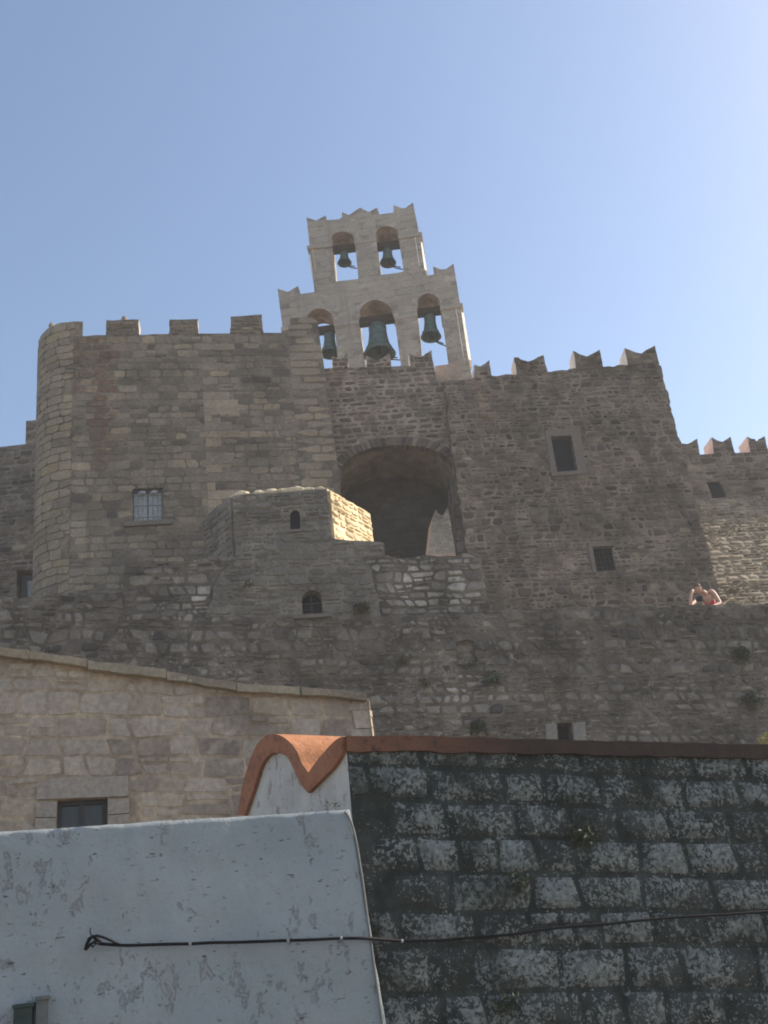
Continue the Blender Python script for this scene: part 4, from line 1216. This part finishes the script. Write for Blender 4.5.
weed(335, 806, WH, .075, M['leafdry'], 'tiny dry sprig on top of the white wall by the gable', 13, n=22, leafs=.014, d0=-.03)
# sunlit shrub on the roof at the right edge
def build_shrub():
    rg = random.Random(77); c = DK(*DK.uz(772, 742, -.9), -.9); mb = MB()
    for k in range(420):
        dr = Vector((rg.gauss(0,1), rg.gauss(0,1), rg.gauss(.25,.8))).normalized()*.10*rg.random()**.4
        p = c+Vector((dr.x*1.2, dr.y*1.1, dr.z)); L = .014*rg.uniform(.6,1.4)
        a = Vector((rg.gauss(0,1), rg.gauss(0,1), rg.gauss(.3,1))).normalized(); b = a.cross(Vector((rg.gauss(0,1), rg.gauss(0,1), rg.gauss(0,1)))).normalized()
        mb.face([mb.vert(p-a*L), mb.vert(p+b*L*.4), mb.vert(p+a*L), mb.vert(p-b*L*.4)], rg.random())
    for k in range(8):
        a = rg.uniform(0, 6.28); mb.tube([c-Vector((0,0,.55)), c-Vector((0,0,.2)), c+Vector((math.cos(a)*.12, math.sin(a)*.12, .05))], [.012,.008,.004], 5)
    tag(mb.build('shrub', M['leafyel'], base=c-Vector((0,0,.55))), 'yellow green sunlit shrub behind the orange coping', 'plant')
build_shrub()

# ================================================================== person leaning on the parapet
def skin_mesh(name, joints, edges, radii, mat, parent, root=0, sub=2):
    base = Vector(parent['_b'])
    me = bpy.data.meshes.new(name); me.from_pydata([tuple(Vector(j)-base) for j in joints], edges, [])
    o = bpy.data.objects.new(name, me); col.objects.link(o); o.parent = parent
    md = o.modifiers.new('s', 'SKIN'); md.use_smooth_shade = True
    sv = me.skin_vertices[0].data
    for i, r in enumerate(radii): sv[i].radius = (r, r); sv[i].use_root = (i == root)
    ss = o.modifiers.new('d', 'SUBSURF'); ss.levels = sub; ss.render_levels = sub
    me.materials.append(mat); return o

def build_person():
    PW = Wall(490, 660, 22.0, 10, off=-.75)      # plane just behind the parapet
    def P(x, y, d=0.): u, z = PW.uz(x, y, d); return PW(u, z, d)
    head = P(698.2, 588.8, .14); sh_r = P(711.5, 590.0, .0); sh_l = P(699.5, 597.5, -.05)
    el_r = P(720.3, 603.5, .16); wr_r = P(709, 608.0, .34); ha_r = P(703, 606.5, .40)
    el_l = P(690.3, 606, .28); wr_l = P(690.8, 595.5, .30); ha_l = P(692.6, 590.5, .27)
    neck = P(704.5, 592.5, .02); chest = P(708.5, 599.5, -.10); belly = P(712.5, 612, -.30); pelvis = P(715.5, 623, -.42)
    foot_z = TERR
    th = thing('person', 'bare-armed person in a pink top leaning over the wall holding a camera', 'person', (pelvis.x, pelvis.y, foot_z))
    hl = pelvis-PW.t*.1; hr = pelvis+PW.t*.1
    def leg(h, s_):
        kn = Vector((h.x, h.y, foot_z+(h.z-foot_z)*.52))+PW.n*.12; an = Vector((h.x, h.y, foot_z+.08))-PW.n*.04
        return kn, an, an+PW.n*.16+Vector((0,0,-.05))
    kl, al, tl = leg(hl, -1); kr, ar, tr = leg(hr, 1)
    J = [pelvis, belly, chest, neck, neck.lerp(head, .45), sh_l, el_l, wr_l, ha_l, sh_r, el_r, wr_r, ha_r, hl, kl, al, tl, hr, kr, ar, tr]
    rad = [.135,.12,.135,.062,.055,.066,.048,.037,.040,.076,.055,.038,.04,.10,.062,.04,.035,.10,.062,.04,.035]
    E_ = [(0,1),(1,2),(2,3),(3,4),(2,5),(5,6),(6,7),(7,8),(2,9),(9,10),(10,11),(11,12),(0,13),(13,14),(14,15),(15,16),(0,17),(17,18),(18,19),(19,20)]
    # five fingers on each hand
    for hi, wi, aim in ((8, 7, head), (12, 11, P(694, 603, .42))):
        hnd = J[hi]; fw = (J[hi]-J[wi]).normalized(); sd = fw.cross(PW.n).normalized(); cu = (aim-hnd).normalized()
        for k in range(5):
            o = sd*(.03-.017*k) if k < 4 else sd*.045-fw*.04
            L = (.075,.085,.08,.062,.055)[k]; dirv = (fw*.75+cu*.5).normalized() if k < 4 else (sd*.8+fw*.5).normalized()
            i = len(J); J += [hnd+o*.9+fw*.015, hnd+o+dirv*L*.55, hnd+o+(dirv+cu*.5).normalized()*L]; rad += [.011,.0095,.008]
            E_ += [(hi, i), (i, i+1), (i+1, i+2)]
    skin_mesh('body', J, E_, rad, M['skin'], th)
    # head, looking down to the camera
    fwd = (PW.n*.8-PW.t*.35+Vector((0,0,-.35))).normalized(); rt = fwd.cross(Vector((0,0,1))).normalized(); upv = rt.cross(fwd)
    mb = MB(); rows = []; n, m = 24, 18
    for i in range(m+1):
        thh = math.pi*i/m; row = []
        for k in range(n):
            ph = 2*math.pi*k/n
            x = math.sin(thh)*math.cos(ph); y = math.sin(thh)*math.sin(ph); z = math.cos(thh)
            rx, ry, rz = .086, .104, .122
            if z < -.2: rx *= 1-.28*(-z-.2); 
            px_, py_, pz_ = x*rx, y*ry, z*rz
            if y > .6 and abs(x) < .25 and -.35 < z < .15: py_ += .02*(1-abs(x)/.25)*(1-abs(z+.12)/.3 if abs(z+.12) < .3 else 0)
            if y > .5 and .05 < z < .25 and .2 < abs(x) < .55: py_ -= .008
            row.append(mb.vert(head+rt*px_+fwd*py_+upv*pz_))
        rows.append(row)
    for A, B in zip(rows, rows[1:]):
        for k in range(n): mb.face((A[k], B[k], B[(k+1)%n], A[(k+1)%n]))
    for s_ in (-1, 1): mb.blob(head+rt*(.078*s_)+upv*-.01, .012, .02, .03, n=8, amp=.05)
    hd = mb.build('head', M['skin'], th, smooth=True)
    mb = MB()
    for s_ in (-1, 1):
        m = MB(); m.blob(head+rt*(.032*s_)+fwd*.093+upv*.012, .013, .01, .009, n=8, amp=0); m.build('eye', M['hair'], hd, smooth=True)
    mb = MB(); mb.blob(head+fwd*.086+upv*-.062, .024, .012, .006, n=8, amp=0); mb.build('mouth', M['pink'], hd, smooth=True)
    mb = MB(); rows = []
    for i in range(13):
        thh = math.pi*.62*i/12; row = []
        for k in range(24):
            ph = 2*math.pi*k/24; x = math.sin(thh)*math.cos(ph); y = math.sin(thh)*math.sin(ph); z = math.cos(thh)
            if y > .35 and z < .55: z = .55+.1*abs(x); 
            f = 1+.05*noise.noise(Vector((x*6, y*6, z*2)))
            row.append(mb.vert(head+rt*(x*.093*f)+fwd*(y*.111*f-.006)+upv*(z*.130*f)))
        rows.append(row)
    for A, B in zip(rows, rows[1:]):
        for k in range(24): mb.face((A[k], B[k], B[(k+1)%24], A[(k+1)%24]))
    mb.build('hair', M['hair'], th, smooth=True)
    skin_mesh('top', [belly.lerp(pelvis,.4), belly, chest.lerp(belly,.35), chest+Vector((0,0,.05)), chest.lerp(sh_r,.45), chest.lerp(sh_l,.45)], [(0,1),(1,2),(2,3),(3,4),(3,5)], [.155,.15,.16,.155,.09,.09], M['pink'], th)
    skin_mesh('shorts', [pelvis+Vector((0,0,.05)), hl, hl.lerp(kl,.6), hr, hr.lerp(kr,.6)], [(0,1),(1,2),(0,3),(3,4)], [.15,.118,.10,.118,.10], M['cloth'], th)
    # the camera in the hands is a thing of its own
    c = P(699.3, 599.0, .42)
    cm = thing('camera', 'black camera held by the person on the wall', 'camera', (c.x, c.y, c.z-.06))
    f2 = PW.n
    mp = lambda u, z, d: c+PW.t*u+Vector((0,0,z))+f2*d
    mb = MB(); mb.box(mp, -.075, .075, -.055, .05, .035, -.04); o = mb.build('camera_body', M['black'], cm); bv = o.modifiers.new('b','BEVEL'); bv.width = .012; bv.segments = 3
    mb = MB(); mb.prism(mp, [(-.03,.048),(.03,.048),(.02,.085),(-.02,.085)], .03, -.03); mb.build('viewfinder', M['black'], cm)
    mb = MB(); mb.lathe(c+f2*.03, [(.045,0),(.047,.05),(.05,.09),(.04,.1),(.036,.085),(.001,.08)], 24, Matrix((PW.t, Vector((0,0,1)), f2)).transposed()); mb.build('lens', M['black'], cm, smooth=True)
build_person()

# ================================================================== haze volume added to imitate veiling glare
def build_haze():
    mb = MB(); mb.box(lambda u, z, d: Vector((u, -d, z)), -420, 420, GROUND-1.2, 33.5, 420, -420)
    m = bpy.data.materials.new('haze air'); m.use_nodes = True; t = m.node_tree; t.nodes.clear()
    o = t.nodes.new('ShaderNodeOutputMaterial'); v = t.nodes.new('ShaderNodeVolumePrincipled')
    v.inputs['Color'].default_value = (.93,.92,.90,1); v.inputs['Density'].default_value = HAZE; v.inputs['Anisotropy'].default_value = .12
    t.links.new(v.outputs[0], o.inputs['Volume'])
    h = mb.build('haze', m); h['kind'] = 'stuff'
HAZE = .0016
build_haze()
# ================================================================== light, sky, camera
SUN_AZ, SUN_EL = R(70), R(36)       # clockwise from +Y, elevation
w = bpy.data.worlds.new('World'); sc.world = w; w.use_nodes = True
nt = w.node_tree; nt.nodes.clear()
bg = nt.nodes.new('ShaderNodeBackground'); ow = nt.nodes.new('ShaderNodeOutputWorld'); sky = nt.nodes.new('ShaderNodeTexSky')
sky.sky_type = 'NISHITA'; sky.sun_disc = False; sky.sun_elevation = SUN_EL; sky.sun_rotation = SUN_AZ
sky.air_density = 1.0; sky.dust_density = 1.0; sky.ozone_density = .1; sky.altitude = 150
nt.links.new(sky.outputs[0], bg.inputs[0]); nt.links.new(bg.outputs[0], ow.inputs[0]); bg.inputs[1].default_value = .15
sd = bpy.data.lights.new('sun', 'SUN'); sd.energy = 5.0; sd.angle = R(.53); sd.color = (1., .90, .76)
so = bpy.data.objects.new('sun', sd); col.objects.link(so)
dirv = Vector((math.sin(SUN_AZ)*math.cos(SUN_EL), math.cos(SUN_AZ)*math.cos(SUN_EL), math.sin(SUN_EL)))
so.rotation_euler = dirv.to_track_quat('Z', 'Y').to_euler(); so.location = dirv*60

cd = bpy.data.cameras.new('camera'); co = bpy.data.objects.new('view_camera', cd); col.objects.link(co); sc.camera = co
cd.sensor_fit = 'VERTICAL'; cd.sensor_height = 24.; cd.lens = 24.*FOC/1024.; cd.clip_start = .05; cd.clip_end = 6000
ur = Vector((1,0,0)); upc = Vector((0,-math.sin(PITCH),math.cos(PITCH))); fw = Vector((0,math.cos(PITCH),math.sin(PITCH)))
X = ur*math.cos(ROLL)-upc*math.sin(ROLL); Yv = ur*math.sin(ROLL)+upc*math.cos(ROLL)
co.matrix_world = Matrix((( X.x, Yv.x, -fw.x, 0), (X.y, Yv.y, -fw.y, 0), (X.z, Yv.z, -fw.z, 0), (0,0,0,1)))
vs = sc.view_settings; sc.display_settings.display_device = 'sRGB'
vs.view_transform = 'Standard'; vs.look = 'None'; vs.exposure = .6; vs.gamma = 1; vs.use_curve_mapping = False
sc.cycles.filter_width = 1.9; sc.cycles.max_bounces = 6; sc.cycles.use_denoising = True; sc.cycles.denoising_input_passes = 'RGB_ALBEDO_NORMAL'; sc.cycles.denoising_prefilter = 'ACCURATE'
for o in bpy.data.objects:
    if '_b' in o.keys(): del o['_b']
